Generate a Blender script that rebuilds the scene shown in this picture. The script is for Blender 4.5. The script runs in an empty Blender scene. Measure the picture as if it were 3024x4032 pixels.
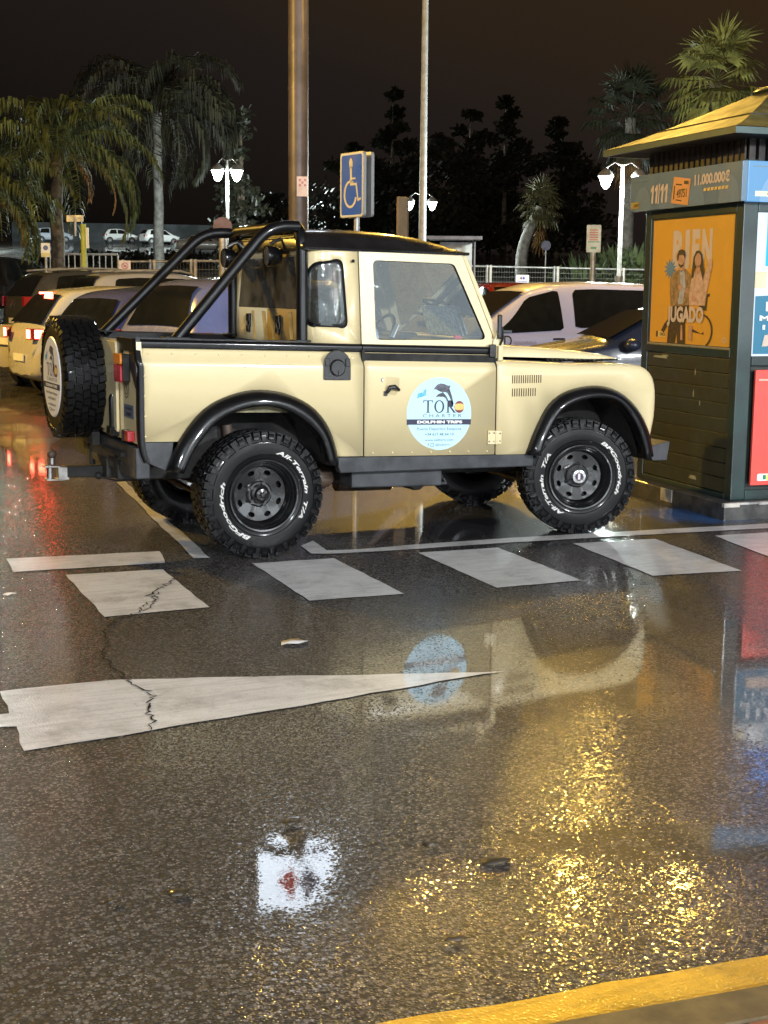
import bpy, bmesh, math, random
from mathutils import Vector, Matrix, noise
rnd = random.Random(7)
R = math.radians
scene = bpy.context.scene
COL = scene.collection

# ------------------------------------------------------------------ camera
CAM = Vector((-2.98947, -8.94663, 1.66325))
YAW, PITCH, ROLL, FPX = 0.4413554, 0.1577399, 0.0085869, 5499.73
F_ = Vector((math.cos(PITCH)*math.sin(YAW), math.cos(PITCH)*math.cos(YAW), -math.sin(PITCH)))
R0 = Vector((math.cos(YAW), -math.sin(YAW), 0)); U0 = R0.cross(F_)
R_ = R0*math.cos(ROLL) + U0*math.sin(ROLL); U_ = -R0*math.sin(ROLL) + U0*math.cos(ROLL)
cd = bpy.data.cameras.new('camera'); cam = bpy.data.objects.new('camera', cd); COL.objects.link(cam)
m = Matrix(((R_.x, U_.x, -F_.x), (R_.y, U_.y, -F_.y), (R_.z, U_.z, -F_.z)))
cam.matrix_world = Matrix.Translation(CAM) @ m.to_4x4()
cd.sensor_fit = 'VERTICAL'; cd.sensor_height = 36; cd.sensor_width = 27; cd.lens = FPX/4032*36
cd.clip_end = 3000; cd.clip_start = 0.05
scene.camera = cam

# ------------------------------------------------------------------ world, exposure
w = bpy.data.worlds.new('World'); scene.world = w; w.use_nodes = True
nt = w.node_tree; nt.nodes.clear()
out = nt.nodes.new('ShaderNodeOutputWorld'); bg = nt.nodes.new('ShaderNodeBackground')
tc = nt.nodes.new('ShaderNodeTexCoord'); dp = nt.nodes.new('ShaderNodeVectorMath'); dp.operation = 'DOT_PRODUCT'
dp.inputs[1].default_value = Vector((0.40, 0.0, 0.92)).normalized()     # town glow on the low cloud, stronger overhead and to the right
mr = nt.nodes.new('ShaderNodeMapRange'); mr.inputs[1].default_value = 0.12; mr.inputs[2].default_value = 0.46
cr = nt.nodes.new('ShaderNodeValToRGB')
cr.color_ramp.elements[0].color = (0.0038, 0.0031, 0.0025, 1); cr.color_ramp.elements[1].color = (0.0360, 0.0205, 0.0085, 1)
ce = cr.color_ramp.elements.new(0.5); ce.color = (0.0150, 0.0112, 0.0094, 1)
nz = nt.nodes.new('ShaderNodeTexNoise'); nz.inputs['Scale'].default_value = 1.6; nz.inputs['Detail'].default_value = 3
mx = nt.nodes.new('ShaderNodeMath'); mx.operation = 'MULTIPLY_ADD'; mx.inputs[1].default_value = 0.5
nt.links.new(tc.outputs['Generated'], dp.inputs[0]); nt.links.new(dp.outputs['Value'], mr.inputs[0])
nt.links.new(tc.outputs['Generated'], nz.inputs['Vector']); nt.links.new(nz.outputs[0], mx.inputs[0])
nt.links.new(mr.outputs[0], mx.inputs[2]); sb = nt.nodes.new('ShaderNodeMath'); sb.operation = 'SUBTRACT'; sb.inputs[1].default_value = 0.25
nt.links.new(mx.outputs[0], sb.inputs[0]); nt.links.new(sb.outputs[0], cr.inputs[0])
nt.links.new(cr.outputs[0], bg.inputs[0]); bg.inputs[1].default_value = 1.0
nt.links.new(bg.outputs[0], out.inputs[0])
vs = scene.view_settings; vs.view_transform = 'Standard'; vs.look = 'None'; vs.exposure = 0; vs.gamma = 1
scene.cycles.max_bounces = 8; scene.cycles.transparent_max_bounces = 12
scene.cycles.sample_clamp_indirect = 6.0; scene.cycles.sample_clamp_direct = 0
scene.cycles.caustics_reflective = False; scene.cycles.caustics_refractive = False

# ------------------------------------------------------------------ colours of the lamps
LED = (0.93, 0.97, 1.0); SODIUM = (1.0, 0.60, 0.10); LANTERN = (0.86, 1.0, 0.96)

def add_light(name, kind, loc, power, color, parent=None, size=0.3, target=None, spread=None, spot=None):
    ld = bpy.data.lights.new(name, kind); ld.energy = power; ld.color = color
    o = bpy.data.objects.new(name, ld); COL.objects.link(o); o.location = loc
    if kind == 'AREA':
        ld.shape = 'RECTANGLE'; ld.size = size; ld.size_y = size*0.45
        if spread: ld.spread = spread
    elif kind == 'SPOT':
        ld.shadow_soft_size = size; ld.spot_size = spot or R(150); ld.spot_blend = 0.6
    else: ld.shadow_soft_size = size
    if target is not None:
        d = Vector(target) - Vector(loc); o.rotation_euler = d.to_track_quat('-Z', 'Y').to_euler()
    if parent is not None:
        o.parent = parent; o.matrix_parent_inverse = Matrix.Translation(-Vector(parent.location))
    return o

# ------------------------------------------------------------------ terrain and pixel helpers
SC = 3024/1659.0
def ray(px, py):
    return (F_ + R_*((px*SC-1512)/FPX) - U_*((py*SC-2016)/FPX))
def at(px, py, d):                     # point of the photograph (1659 px wide) at depth d metres
    return CAM + ray(px, py)*d
FH = Vector((math.sin(YAW), math.cos(YAW), 0)); RH = Vector((math.cos(YAW), -math.sin(YAW), 0))
HILL = [(-500, 0), (24, 0), (30, .15), (48, 1.05), (58, 1.6), (90, 3.1), (150, 6.3), (230, 9.5), (500, 16), (900, 20)]
def hill(d):
    for (a, za), (b, zb) in zip(HILL, HILL[1:]):
        if d <= b:
            return za + (zb-za)*(d-a)/(b-a)
    return HILL[-1][1]
def gz(x, y): return hill((Vector((x, y, 0))-Vector((CAM.x, CAM.y, 0))).dot(FH))
def on_ground(px, d):                  # ground point along column px at depth d
    r = ray(px, 630); s = d/r.dot(FH); p = CAM + r*s
    return Vector((p.x, p.y, gz(p.x, p.y)))
def gpt(px, py):                       # flat foreground: pixel to ground
    r = ray(px, py); t = -CAM.z/r.z; p = CAM + r*t
    return Vector((p.x, p.y, 0))

# ------------------------------------------------------------------ materials
MATS = {}
class N:
    def __init__(self, name):
        self.m = bpy.data.materials.new(name); self.m.use_nodes = True
        self.t = self.m.node_tree; self.b = self.t.nodes['Principled BSDF']; self.o = self.t.nodes['Material Output']
    def n(self, typ, **kw):
        x = self.t.nodes.new('ShaderNode'+typ)
        for k, v in kw.items():
            if k.startswith('i_'):
                key = k[2:]; key = int(key) if key.isdigit() else key
                self.put(x.inputs[key], v)
            else: setattr(x, k, v)
        return x
    def put(self, sock, v):
        if hasattr(v, 'is_output') or isinstance(v, bpy.types.NodeSocket): self.t.links.new(v, sock)
        else: sock.default_value = v
    def math(self, op, a, b=0.0, c=0.0, clamp=False):
        x = self.n('Math', operation=op); x.use_clamp = clamp
        self.put(x.inputs[0], a); self.put(x.inputs[1], b); self.put(x.inputs[2], c)
        return x.outputs[0]
    def mix(self, fac, a, b):
        x = self.n('Mix', data_type='RGBA'); self.put(x.inputs[0], fac)
        self.put(x.inputs[6], c4(a)); self.put(x.inputs[7], c4(b)); return x.outputs[2]
    def mixf(self, fac, a, b):
        x = self.n('Mix', data_type='FLOAT'); self.put(x.inputs[0], fac); self.put(x.inputs[2], a); self.put(x.inputs[3], b); return x.outputs[0]
    def noise(self, scale, detail=4, rough=.55, vec=None, dist=0.0):
        x = self.n('TexNoise'); x.inputs['Scale'].default_value = scale; x.inputs['Detail'].default_value = detail
        x.inputs['Roughness'].default_value = rough; x.inputs['Distortion'].default_value = dist
        if vec is not None: self.t.links.new(vec, x.inputs['Vector'])
        return x.outputs[0]
    def pos(self): return self.n('NewGeometry').outputs['Position']
    def obj(self): return self.n('TexCoord').outputs['Object']
    def step(self, v, a, b, lo=0.0, hi=1.0):
        x = self.n('MapRange', interpolation_type='SMOOTHSTEP'); self.put(x.inputs[0], v)
        for i, k in enumerate((a, b, lo, hi)): self.put(x.inputs[i+1], k)
        return x.outputs[0]
    def bump(self, h, strength=.3, dist=.01, normal=None):
        x = self.n('Bump'); self.put(x.inputs['Height'], h); self.put(x.inputs['Strength'], strength); self.put(x.inputs['Distance'], dist)
        if normal is not None: self.t.links.new(normal, x.inputs['Normal'])
        return x.outputs[0]
    def set(self, **kw):
        for k, v in kw.items():
            k = {'col': 'Base Color', 'rough': 'Roughness', 'metal': 'Metallic', 'spec': 'Specular IOR Level', 'coat': 'Coat Weight', 'crough': 'Coat Roughness',
                 'normal': 'Normal', 'cnormal': 'Coat Normal', 'em': 'Emission Color', 'es': 'Emission Strength', 'alpha': 'Alpha', 'trans': 'Transmission Weight', 'sub': 'Subsurface Weight'}[k]
            self.put(self.b.inputs[k], c4(v) if k in ('Base Color', 'Emission Color') else v)
        return self
def c4(c):
    return (c[0], c[1], c[2], 1.0) if isinstance(c, (tuple, list)) and len(c) == 3 else c

def mat(name, col, rough=.5, metal=0.0, spec=.5, coat=0.0, crough=.05, var=.12, vscale=6.0, em=None, es=0.0, bump=0.0, bscale=80.0):
    if name in MATS: return MATS[name]
    k = N(name)
    v = k.noise(vscale, 5, .6, k.obj())
    f = k.step(v, .3, .7)
    c2 = tuple(x*(1-var*1.6) for x in col); c1 = tuple(min(1, x*(1+var*.5)) for x in col)
    k.set(col=k.mix(f, c2, c1), rough=k.mixf(f, min(1, rough*1.18), rough*.9), metal=metal, spec=spec, coat=coat, crough=crough)
    if bump: k.set(normal=k.bump(k.noise(bscale, 4, .6, k.obj()), bump, .004))
    if em: k.set(em=em, es=es)
    MATS[name] = k.m; return k.m

def glass(name, tint=(.5, .55, .55), refl=.6, haze=0.0):
    if name in MATS: return MATS[name]
    k = N(name)
    tr = k.n('BsdfTransparent'); tr.inputs[0].default_value = c4(tint)
    gl = k.n('BsdfGlossy'); gl.inputs['Roughness'].default_value = .015; gl.inputs[0].default_value = (1, 1, 1, 1)
    drops = k.n('TexVoronoi'); drops.inputs['Scale'].default_value = 55; k.put(drops.inputs['Vector'], k.obj())
    h = k.step(drops.outputs['Distance'], .0, .22, 1, 0)
    nm = k.bump(h, .12, .002); k.put(gl.inputs['Normal'], nm)
    fr = k.n('Fresnel'); fr.inputs[0].default_value = 1.52
    f = k.math('MULTIPLY_ADD', fr.outputs[0], .95, refl*.16, clamp=True)
    mx = k.n('MixShader'); k.put(mx.inputs[0], f); k.put(mx.inputs[1], tr.outputs[0]); k.put(mx.inputs[2], gl.outputs[0])
    last = mx.outputs[0]
    if haze:                                     # pale diffuse haze mixed into the pane to brighten it
        df = k.n('BsdfDiffuse'); df.inputs[0].default_value = (.46, .45, .40, 1)
        m2 = k.n('MixShader'); k.put(m2.inputs[0], k.math('MULTIPLY', k.step(k.noise(4, 5, .6, k.obj()), .25, .8), haze*1.5)); k.put(m2.inputs[1], last); k.put(m2.inputs[2], df.outputs[0]); last = m2.outputs[0]
    k.t.links.new(last, k.o.inputs[0]); MATS[name] = k.m; return k.m

def emit(name, col, strength):
    if name in MATS: return MATS[name]
    k = N(name); k.set(col=(.02, .02, .02), rough=.3, em=col, es=strength); MATS[name] = k.m; return k.m

def car_paint(name, col, rough=.28, dirt=.15):
    """sprayed paint under a wet clear coat: fine orange-peel, road dirt low down, beads of rain"""
    if name in MATS: return MATS[name]
    k = N(name); o = k.obj()
    sep = k.n('SeparateXYZ'); k.put(sep.inputs[0], o)
    low = k.step(sep.outputs[2], .2, 1.0, 1, 0)
    n1 = k.noise(3.5, 6, .62, o); n2 = k.noise(38, 4, .6, o)
    d = k.math('MULTIPLY', k.math('ADD', k.math('MULTIPLY', low, .55), .25), k.step(n1, .38, .72), clamp=True)
    dcol = tuple(c*.55+.03*w_ for c, w_ in zip(col, (1.2, .95, .6)))
    c = k.mix(k.math('MULTIPLY', d, dirt*2.2), col, dcol)
    c = k.mix(k.math('MULTIPLY', k.step(n2, .45, .8), .10), c, tuple(x*.8 for x in col))
    vor = k.n('TexVoronoi'); vor.inputs['Scale'].default_value = 70; k.put(vor.inputs['Vector'], o)
    drops = k.step(vor.outputs['Distance'], .05, .28, 1, 0)
    keep = k.step(k.noise(9, 3, .6, o), .5, .62)
    peel = k.bump(k.noise(5, 2, .5, o), .05, .02)
    nm = k.bump(k.math('MULTIPLY', drops, keep), .15, .0015, peel)
    k.set(col=c, rough=k.mixf(d, rough, min(1, rough+.3)), spec=.45, coat=.8, crough=.05, cnormal=nm, normal=peel)
    MATS[name] = k.m; return k.m

# ------------------------------------------------------------------ mesh builder
class MB:
    def __init__(self, tf=None): self.v = []; self.f = []; self.mi = []; self.tf = tf
    def add(self, vs, fs, mi=0):
        o = len(self.v); self.v += [tuple(x) for x in vs]
        for f in fs: self.f.append([i+o for i in f]); self.mi.append(mi)
        return self
    def box(self, c, s, rz=0.0, mi=0, M=None):
        x, y, z = s[0]/2, s[1]/2, s[2]/2
        vs = [Vector((a*x, b*y, d*z)) for a in (-1, 1) for b in (-1, 1) for d in (-1, 1)]
        rot = M or Matrix.Rotation(rz, 3, 'Z')
        vs = [rot @ q + Vector(c) for q in vs]
        return self.add(vs, [(0, 1, 3, 2), (4, 6, 7, 5), (0, 4, 5, 1), (2, 3, 7, 6), (0, 2, 6, 4), (1, 5, 7, 3)], mi)
    def tube(self, pts, r, n=10, mi=0, caps=True, radii=None):
        pts = [Vector(p) for p in pts]; rings = []
        t0 = (pts[1]-pts[0]).normalized(); up = Vector((0, 0, 1)) if abs(t0.z) < .9 else Vector((1, 0, 0))
        a = t0.cross(up).normalized()
        for i, p in enumerate(pts):
            if i == 0: t = pts[1]-pts[0]
            elif i == len(pts)-1: t = pts[-1]-pts[-2]
            else: t = (pts[i+1]-p).normalized() + (p-pts[i-1]).normalized()
            t.normalize(); a = (a - t*a.dot(t)).normalized(); b = t.cross(a)
            rr = radii[i] if radii else r
            rings.append([p + (a*math.cos(2*math.pi*k/n)+b*math.sin(2*math.pi*k/n))*rr for k in range(n)])
        return self.loft(rings, True, caps, mi)
    def loft(self, rings, closed=False, caps=False, mi=0):
        o = len(self.v); n = len(rings[0])
        vs = [p for r_ in rings for p in r_]; fs = []
        for i in range(len(rings)-1):
            for k in range(n if closed else n-1):
                k2 = (k+1) % n
                fs.append((i*n+k, i*n+k2, (i+1)*n+k2, (i+1)*n+k))
        if caps:
            fs.append(tuple(range(n-1, -1, -1))); fs.append(tuple((len(rings)-1)*n+k for k in range(n)))
        return self.add(vs, fs, mi)
    def lathe(self, prof, n=32, M=None, mi=0, caps=False, a0=0.0, a1=2*math.pi):
        """prof: (radius, height) about local Z, then matrix M"""
        M = M or Matrix.Identity(4); full = abs(a1-a0-2*math.pi) < 1e-6
        cnt = n if full else n+1
        rings = []
        for k in range(cnt):
            a = a0+(a1-a0)*k/n
            rings.append([M @ Vector((r_*math.cos(a), r_*math.sin(a), h)) for r_, h in prof])
        if full: rings.append(rings[0])
        return self.loft(rings, False, False, mi)
    def sphere(self, c, r, n=14, m=9, mi=0, s=(1, 1, 1)):
        prof = [(math.sin(math.pi*i/m)*r*s[0], -math.cos(math.pi*i/m)*r*s[2]) for i in range(m+1)]
        return self.lathe(prof, n, Matrix.Translation(c), mi)
    def poly(self, pts, mi=0): return self.add(pts, [tuple(range(len(pts)))], mi)
    def prism(self, pts, d, mi=0):
        d = Vector(d); a = [Vector(p).to_3d() for p in pts]; n = len(a)
        fs = [tuple(range(n-1, -1, -1)), tuple(range(n, 2*n))] + [(i, (i+1) % n, n+(i+1) % n, n+i) for i in range(n)]
        return self.add(a+[p+d for p in a], fs, mi)
    def build(self, name, mats, parent=None, smooth=35, bevel=0.0, solid=0.0, subsurf=0, loc=None, merge=True):
        me = bpy.data.meshes.new(name)
        vs = [self.tf(*p) for p in self.v] if self.tf else self.v
        me.from_pydata([tuple(p) for p in vs], [], self.f)
        mats = mats if isinstance(mats, (list, tuple)) else [mats]
        for mm in mats: me.materials.append(mm)
        me.polygons.foreach_set('material_index', self.mi)
        bm = bmesh.new(); bm.from_mesh(me)
        if merge: bmesh.ops.remove_doubles(bm, verts=bm.verts, dist=1e-5)
        bmesh.ops.recalc_face_normals(bm, faces=bm.faces) if solid or bevel or merge else None
        bm.to_mesh(me); bm.free()
        me.polygons.foreach_set('use_smooth', [smooth > 0]*len(me.polygons))
        if smooth > 0 and smooth < 180: me.set_sharp_from_angle(angle=R(smooth))
        o = bpy.data.objects.new(name, me); COL.objects.link(o)
        if loc is not None: o.location = loc
        if solid:
            md = o.modifiers.new('solid', 'SOLIDIFY'); md.thickness = abs(solid); md.offset = -1 if solid > 0 else 1
        if bevel:
            md = o.modifiers.new('bevel', 'BEVEL'); md.width = bevel; md.segments = 2; md.limit_method = 'ANGLE'; md.angle_limit = R(40); md.harden_normals = False
        if subsurf:
            md = o.modifiers.new('sub', 'SUBSURF'); md.levels = subsurf; md.render_levels = subsurf
        if parent is not None:
            o.parent = parent
            if loc is None: o.matrix_parent_inverse = Matrix.Translation(-Vector(parent.location))   # meshes given in world coordinates
        return o

def thing(name, label, cat, loc=(0, 0, 0), group=None, rz=0.0):
    o = bpy.data.objects.new(name, None); COL.objects.link(o); o.location = loc; o.rotation_euler = (0, 0, rz)
    o.empty_display_size = .2
    o['label'] = label; o['category'] = cat
    if group: o['group'] = group
    return o
def tag(o, label=None, cat=None, group=None, kind=None):
    for k, v in (('label', label), ('category', cat), ('group', group), ('kind', kind)):
        if v: o[k] = v
    return o
def empty_part(name, parent, loc=(0, 0, 0), rot=(0, 0, 0)):
    o = bpy.data.objects.new(name, None); COL.objects.link(o); o.parent = parent; o.location = loc; o.rotation_euler = rot
    o.empty_display_size = .1
    return o
def copy_tree(o, parent=None):
    c = o.copy(); COL.objects.link(c)
    if parent is not None: c.parent = parent
    for ch in o.children: copy_tree(ch, c)
    return c

def text2d(s, size=1.0, shear=0.0, bold=0.0, space=1.0, align='CENTER'):
    """flat lettering as (verts 2-D, faces); origin at the baseline"""
    cu = bpy.data.curves.new('lettering', 'FONT'); cu.body = s; cu.size = size; cu.shear = shear; cu.offset = bold
    cu.space_character = space; cu.align_x = align; cu.resolution_u = 3; cu.fill_mode = 'FRONT'
    ob = bpy.data.objects.new('lettering', cu)
    me = ob.to_mesh()
    vs = [(v.co.x, v.co.y) for v in me.vertices]; fs = [tuple(p.vertices) for p in me.polygons]
    ob.to_mesh_clear(); bpy.data.objects.remove(ob); bpy.data.curves.remove(cu)
    return vs, fs
def fit_text(s, x0, x1, y0, y1, **kw):
    """lettering stretched to fill a rectangle"""
    vs, fs = text2d(s, 1.0, **kw)
    ax = min(v[0] for v in vs); bx = max(v[0] for v in vs); ay = min(v[1] for v in vs); by = max(v[1] for v in vs)
    return [(x0+(x-ax)/(bx-ax)*(x1-x0), y0+(y-ay)/max(1e-6, by-ay)*(y1-y0)) for x, y in vs], fs

def arc2(cx, cy, r, a0, a1, n=12, ry=None):
    ry = ry or r
    return [(cx+r*math.cos(R(a0+(a1-a0)*i/n)), cy+ry*math.sin(R(a0+(a1-a0)*i/n))) for i in range(n+1)]
def rrect(x0, y0, x1, y1, r, n=4):
    return (arc2(x1-r, y0+r, r, -90, 0, n)+arc2(x1-r, y1-r, r, 0, 90, n)+arc2(x0+r, y1-r, r, 90, 180, n)+arc2(x0+r, y0+r, r, 180, 270, n))
def round_poly(pts, r, n=5):
    out_ = []; m_ = len(pts)
    for i in range(m_):
        p = Vector(pts[i]); a = Vector(pts[i-1]); b = Vector(pts[(i+1) % m_])
        rr = r[i] if isinstance(r, (list, tuple)) else r
        da = (a-p).normalized(); db = (b-p).normalized()
        q0 = p+da*rr; q1 = p+db*rr
        for k in range(n+1):
            t = k/n; out_.append(tuple(q0*(1-t)**2 + p*2*t*(1-t) + q1*t*t))
    return out_
def resample(pts, n):
    pts = [Vector(p) for p in pts]; L = [0]
    for a, b in zip(pts, pts[1:]): L.append(L[-1]+(b-a).length)
    o = []
    for i in range(n):
        s = L[-1]*i/(n-1); k = 0
        while k < len(L)-2 and L[k+1] < s: k += 1
        t = (s-L[k])/max(1e-9, L[k+1]-L[k]); o.append(pts[k].lerp(pts[k+1], min(1, max(0, t))))
    return o
def smooth_curve(pts, n):
    """Catmull-Rom through the points, resampled"""
    P = [Vector(p) for p in pts]; P = [P[0]*2-P[1]]+P+[P[-1]*2-P[-2]]; o = []
    for i in range(1, len(P)-2):
        for k in range(8):
            t = k/8; a, b, c, d = P[i-1:i+3]
            o.append(.5*((2*b)+(c-a)*t+(2*a-5*b+4*c-d)*t*t+(3*b-a-3*c+d)*t**3))
    o.append(P[-2]); return resample(o, n)

def plate(mb, outer, holes, mapf, cuts_u=(), cuts_v=(), mi=0):
    """flat sheet with openings in (u, v), cut along given lines, then mapped to 3-D"""
    bm = bmesh.new()
    for loop in [outer]+list(holes):
        vs = [bm.verts.new((p[0], p[1], 0)) for p in loop]
        for i in range(len(vs)): bm.edges.new((vs[i], vs[(i+1) % len(vs)]))
    bmesh.ops.triangle_fill(bm, use_beauty=True, edges=bm.edges[:])
    for u in cuts_u: bmesh.ops.bisect_plane(bm, geom=bm.verts[:]+bm.edges[:]+bm.faces[:], plane_co=(u, 0, 0), plane_no=(1, 0, 0))
    for v_ in cuts_v: bmesh.ops.bisect_plane(bm, geom=bm.verts[:]+bm.edges[:]+bm.faces[:], plane_co=(0, v_, 0), plane_no=(0, 1, 0))
    bm.verts.index_update()
    vs = [mapf(q.co.x, q.co.y) for q in bm.verts]; fs = [tuple(q.index for q in f.verts) for f in bm.faces]
    bm.free(); mb.add(vs, fs, mi); return mb

# ================================================================== GROUND
def blob(k, sx, sy, cx, cy, a, b, nz_, soft=.35):
    """wet patch: ellipse in the lot's own ground coordinates, ragged by noise"""
    dx = k.math('DIVIDE', k.math('SUBTRACT', sx, cx), a); dy = k.math('DIVIDE', k.math('SUBTRACT', sy, cy), b)
    d = k.math('SQRT', k.math('ADD', k.math('MULTIPLY', dx, dx), k.math('MULTIPLY', dy, dy)))
    d = k.math('ADD', d, k.math('MULTIPLY', k.math('SUBTRACT', nz_, .5), 1.7))
    return k.step(d, 1-soft, 1+soft, 1, 0)

def lateral_depth(x, y):
    q = Vector((x-CAM.x, y-CAM.y, 0)); return q.dot(RH), q.dot(FH)
PUDDLES = []
for (px, py, wx, wy, ws) in [(1150, 1440, 330, 100, .90), (1650, 1520, 125, 370, .97), (628, 1888, 80, 84, 1.0), (1400, 1822, 330, 40, .93), (960, 1110, 470, 75, 1.0), (1000, 1500, 250, 85, .86), (60, 985, 170, 150, .45)]:
    c = gpt(px, py); e = gpt(px+wx, py); t = gpt(px, py-wy); b_ = gpt(px, py+wy)
    lx, ld = lateral_depth(c.x, c.y); le, _ = lateral_depth(e.x, e.y); _, l1 = lateral_depth(t.x, t.y); _, l2 = lateral_depth(b_.x, b_.y)
    PUDDLES.append((lx, (l1+l2)/2, abs(le-lx), abs(l1-l2)/2, ws))

def wet_coords(k):
    p = k.pos(); s = k.n('SeparateXYZ'); k.put(s.inputs[0], p)
    X = k.math('SUBTRACT', s.outputs[0], CAM.x); Y = k.math('SUBTRACT', s.outputs[1], CAM.y)
    la = k.math('ADD', k.math('MULTIPLY', X, RH.x), k.math('MULTIPLY', Y, RH.y))
    de = k.math('ADD', k.math('MULTIPLY', X, FH.x), k.math('MULTIPLY', Y, FH.y))
    return p, la, de
def wetness(k, p, la, de):
    n1 = k.noise(2.2, 5, .6, p); tot = None
    for q in PUDDLES:
        b = k.math('MULTIPLY', blob(k, la, de, *q[:4], n1), q[4]); tot = b if tot is None else k.math('MAXIMUM', tot, b)
    far = k.math('MULTIPLY', k.step(de, 11.0, 16.0), k.step(k.noise(.6, 4, .6, p), .46, .56))
    vs_ = k.n('TexVoronoi'); vs_.inputs['Scale'].default_value = 120; k.put(vs_.inputs['Vector'], p)
    sc = k.n('SeparateColor'); k.put(sc.inputs[0], vs_.outputs['Color'])
    return k.step(k.math('SUBTRACT', k.math('MAXIMUM', tot, far), k.math('MULTIPLY', sc.outputs[2], .97)), -.05, .06)   # stones stand out of the film where it is thin

def ground_material():
    k = N('wet_asphalt'); p, la, de = wet_coords(k); W = wetness(k, p, la, de)
    v1 = k.n('TexVoronoi'); v1.inputs['Scale'].default_value = 120; k.put(v1.inputs['Vector'], p)
    v2 = k.n('TexVoronoi'); v2.inputs['Scale'].default_value = 42; k.put(v2.inputs['Vector'], p)
    sp = k.n('SeparateColor'); k.put(sp.inputs[0], v1.outputs['Color'])
    big = k.noise(.9, 5, .6, p); mid = k.noise(7, 5, .6, p)
    pale = k.math('MULTIPLY', k.step(sp.outputs[0], .72, .97), k.step(v1.outputs['Distance'], .45, .1))
    v3 = k.n('TexVoronoi'); v3.inputs['Scale'].default_value = 74; k.put(v3.inputs['Vector'], p); s3 = k.n('SeparateColor'); k.put(s3.inputs[0], v3.outputs['Color'])
    stone = k.mix(k.step(s3.outputs[0], .15, .95), (.017, .0163, .016), (.158, .146, .137))
    stone = k.mix(k.math('MULTIPLY', k.step(s3.outputs[1], .80, .98), .6), stone, (.19, .15, .12))
    base = k.mix(k.step(v3.outputs['Distance'], .38, .64), stone, (.016, .015, .0145))
    base = k.mix(k.math('MULTIPLY', k.step(mid, .35, .75), .35), base, (.030, .027, .025))
    base = k.mix(k.math('MULTIPLY', pale, .85), base, (.55, .49, .44))
    base = k.mix(k.math('MULTIPLY', k.step(sp.outputs[1], .7, 1.0), .7), base, (.022, .019, .017))
    base = k.mix(k.math('MULTIPLY', k.step(big, .45, .62), .40), base, (.030, .028, .026))
    # darker patch inside the bay, worn blue bay paint by the kiosk
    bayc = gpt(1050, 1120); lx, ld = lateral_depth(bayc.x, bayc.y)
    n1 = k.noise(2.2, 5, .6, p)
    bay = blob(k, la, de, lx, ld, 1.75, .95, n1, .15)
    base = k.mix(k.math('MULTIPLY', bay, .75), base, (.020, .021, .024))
    bl = gpt(1500, 1112); lx, ld = lateral_depth(bl.x, bl.y)
    blue = k.math('MULTIPLY', blob(k, la, de, lx, ld, .42, .34, k.noise(5, 4, .7, p), .4), .85)
    base = k.mix(blue, base, (.02, .10, .30))
    # stones
    hgt = k.math('ADD', k.step(v1.outputs['Distance'], 0, .62, 1, 0), k.math('MULTIPLY', k.step(v2.outputs['Distance'], 0, .7, 1, 0), .55))
    wob = k.math('SUBTRACT', 1.0, W)
    nb = k.bump(hgt, k.mixf(W, .8, .06), .006)
    nc = k.bump(hgt, k.mixf(W, .25, .006), .004)
    nc2 = k.bump(k.noise(11, 3, .6, p), k.mixf(W, .05, .009), .01, nc)
    k.set(col=base, rough=k.mixf(W, .62, .45), spec=.35, normal=nb, coat=k.mixf(W, .75, 1.0), crough=k.mixf(W, .07, .012), cnormal=nc2)
    k.b.inputs['Coat IOR'].default_value = 1.6
    return k.m
def paint_material(name, col, worn=.35, rough=.5, stain=(.10, .085, .07), coat=.7, crough=.16):
    k = N(name); p, la, de = wet_coords(k); W = wetness(k, p, la, de)
    v1 = k.n('TexVoronoi'); v1.inputs['Scale'].default_value = 95; k.put(v1.inputs['Vector'], p)
    n1 = k.noise(4, 8, .72, p); n2 = k.noise(45, 5, .7, p)
    ws = k.math('MULTIPLY', k.step(n1, .42, .8), worn*1.3)
    pit = k.math('MULTIPLY', k.step(n2, .56, .74), worn)
    c = k.mix(k.math('ADD', ws, pit, clamp=True), col, stain)
    st = k.n('TexNoise'); mp = k.n('Mapping'); mp.inputs['Scale'].default_value = (2, 22, 1); k.put(mp.inputs[0], p); k.put(st.inputs['Vector'], mp.outputs[0]); st.inputs['Scale'].default_value = 1.5
    c = k.mix(k.math('MULTIPLY', k.step(st.outputs[0], .45, .7), .55), c, tuple(x*.62 for x in col))
    h = k.step(v1.outputs['Distance'], 0, .62, 1, 0)
    k.set(col=c, rough=rough, spec=.4, normal=k.bump(h, k.mixf(W, .3, .05), .003), coat=coat, crough=k.mixf(W, crough, .03), cnormal=k.bump(h, k.mixf(W, .25, .02), .003))
    return k.m
M_GROUND = ground_material()
M_WHITE_MARK = paint_material('road_paint_white', (.68, .67, .66), .50)
M_YELLOW_MARK = paint_material('kerb_paint_yellow', (.56, .30, .012), .55, .4, (.10, .055, .012), .8, .14)

mb = MB(); LAT = [-600, -250, -120, -60, -30, -12, 0, 12, 30, 60, 120, 250, 600]; DEP = [-120, -30, 0, 6, 10, 13.5, 18, 24, 30, 39, 48, 58, 74, 90, 120, 150, 190, 230, 360, 500, 900]
rows = [[CAM*1+RH*l+FH*d for l in LAT] for d in DEP]
rows = [[Vector((q.x, q.y, hill(d))) for q in r_] for r_, d in zip(rows, DEP)]
mb.loft(rows)
ground = tag(mb.build('ground', M_GROUND, smooth=180), kind='structure')

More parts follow.
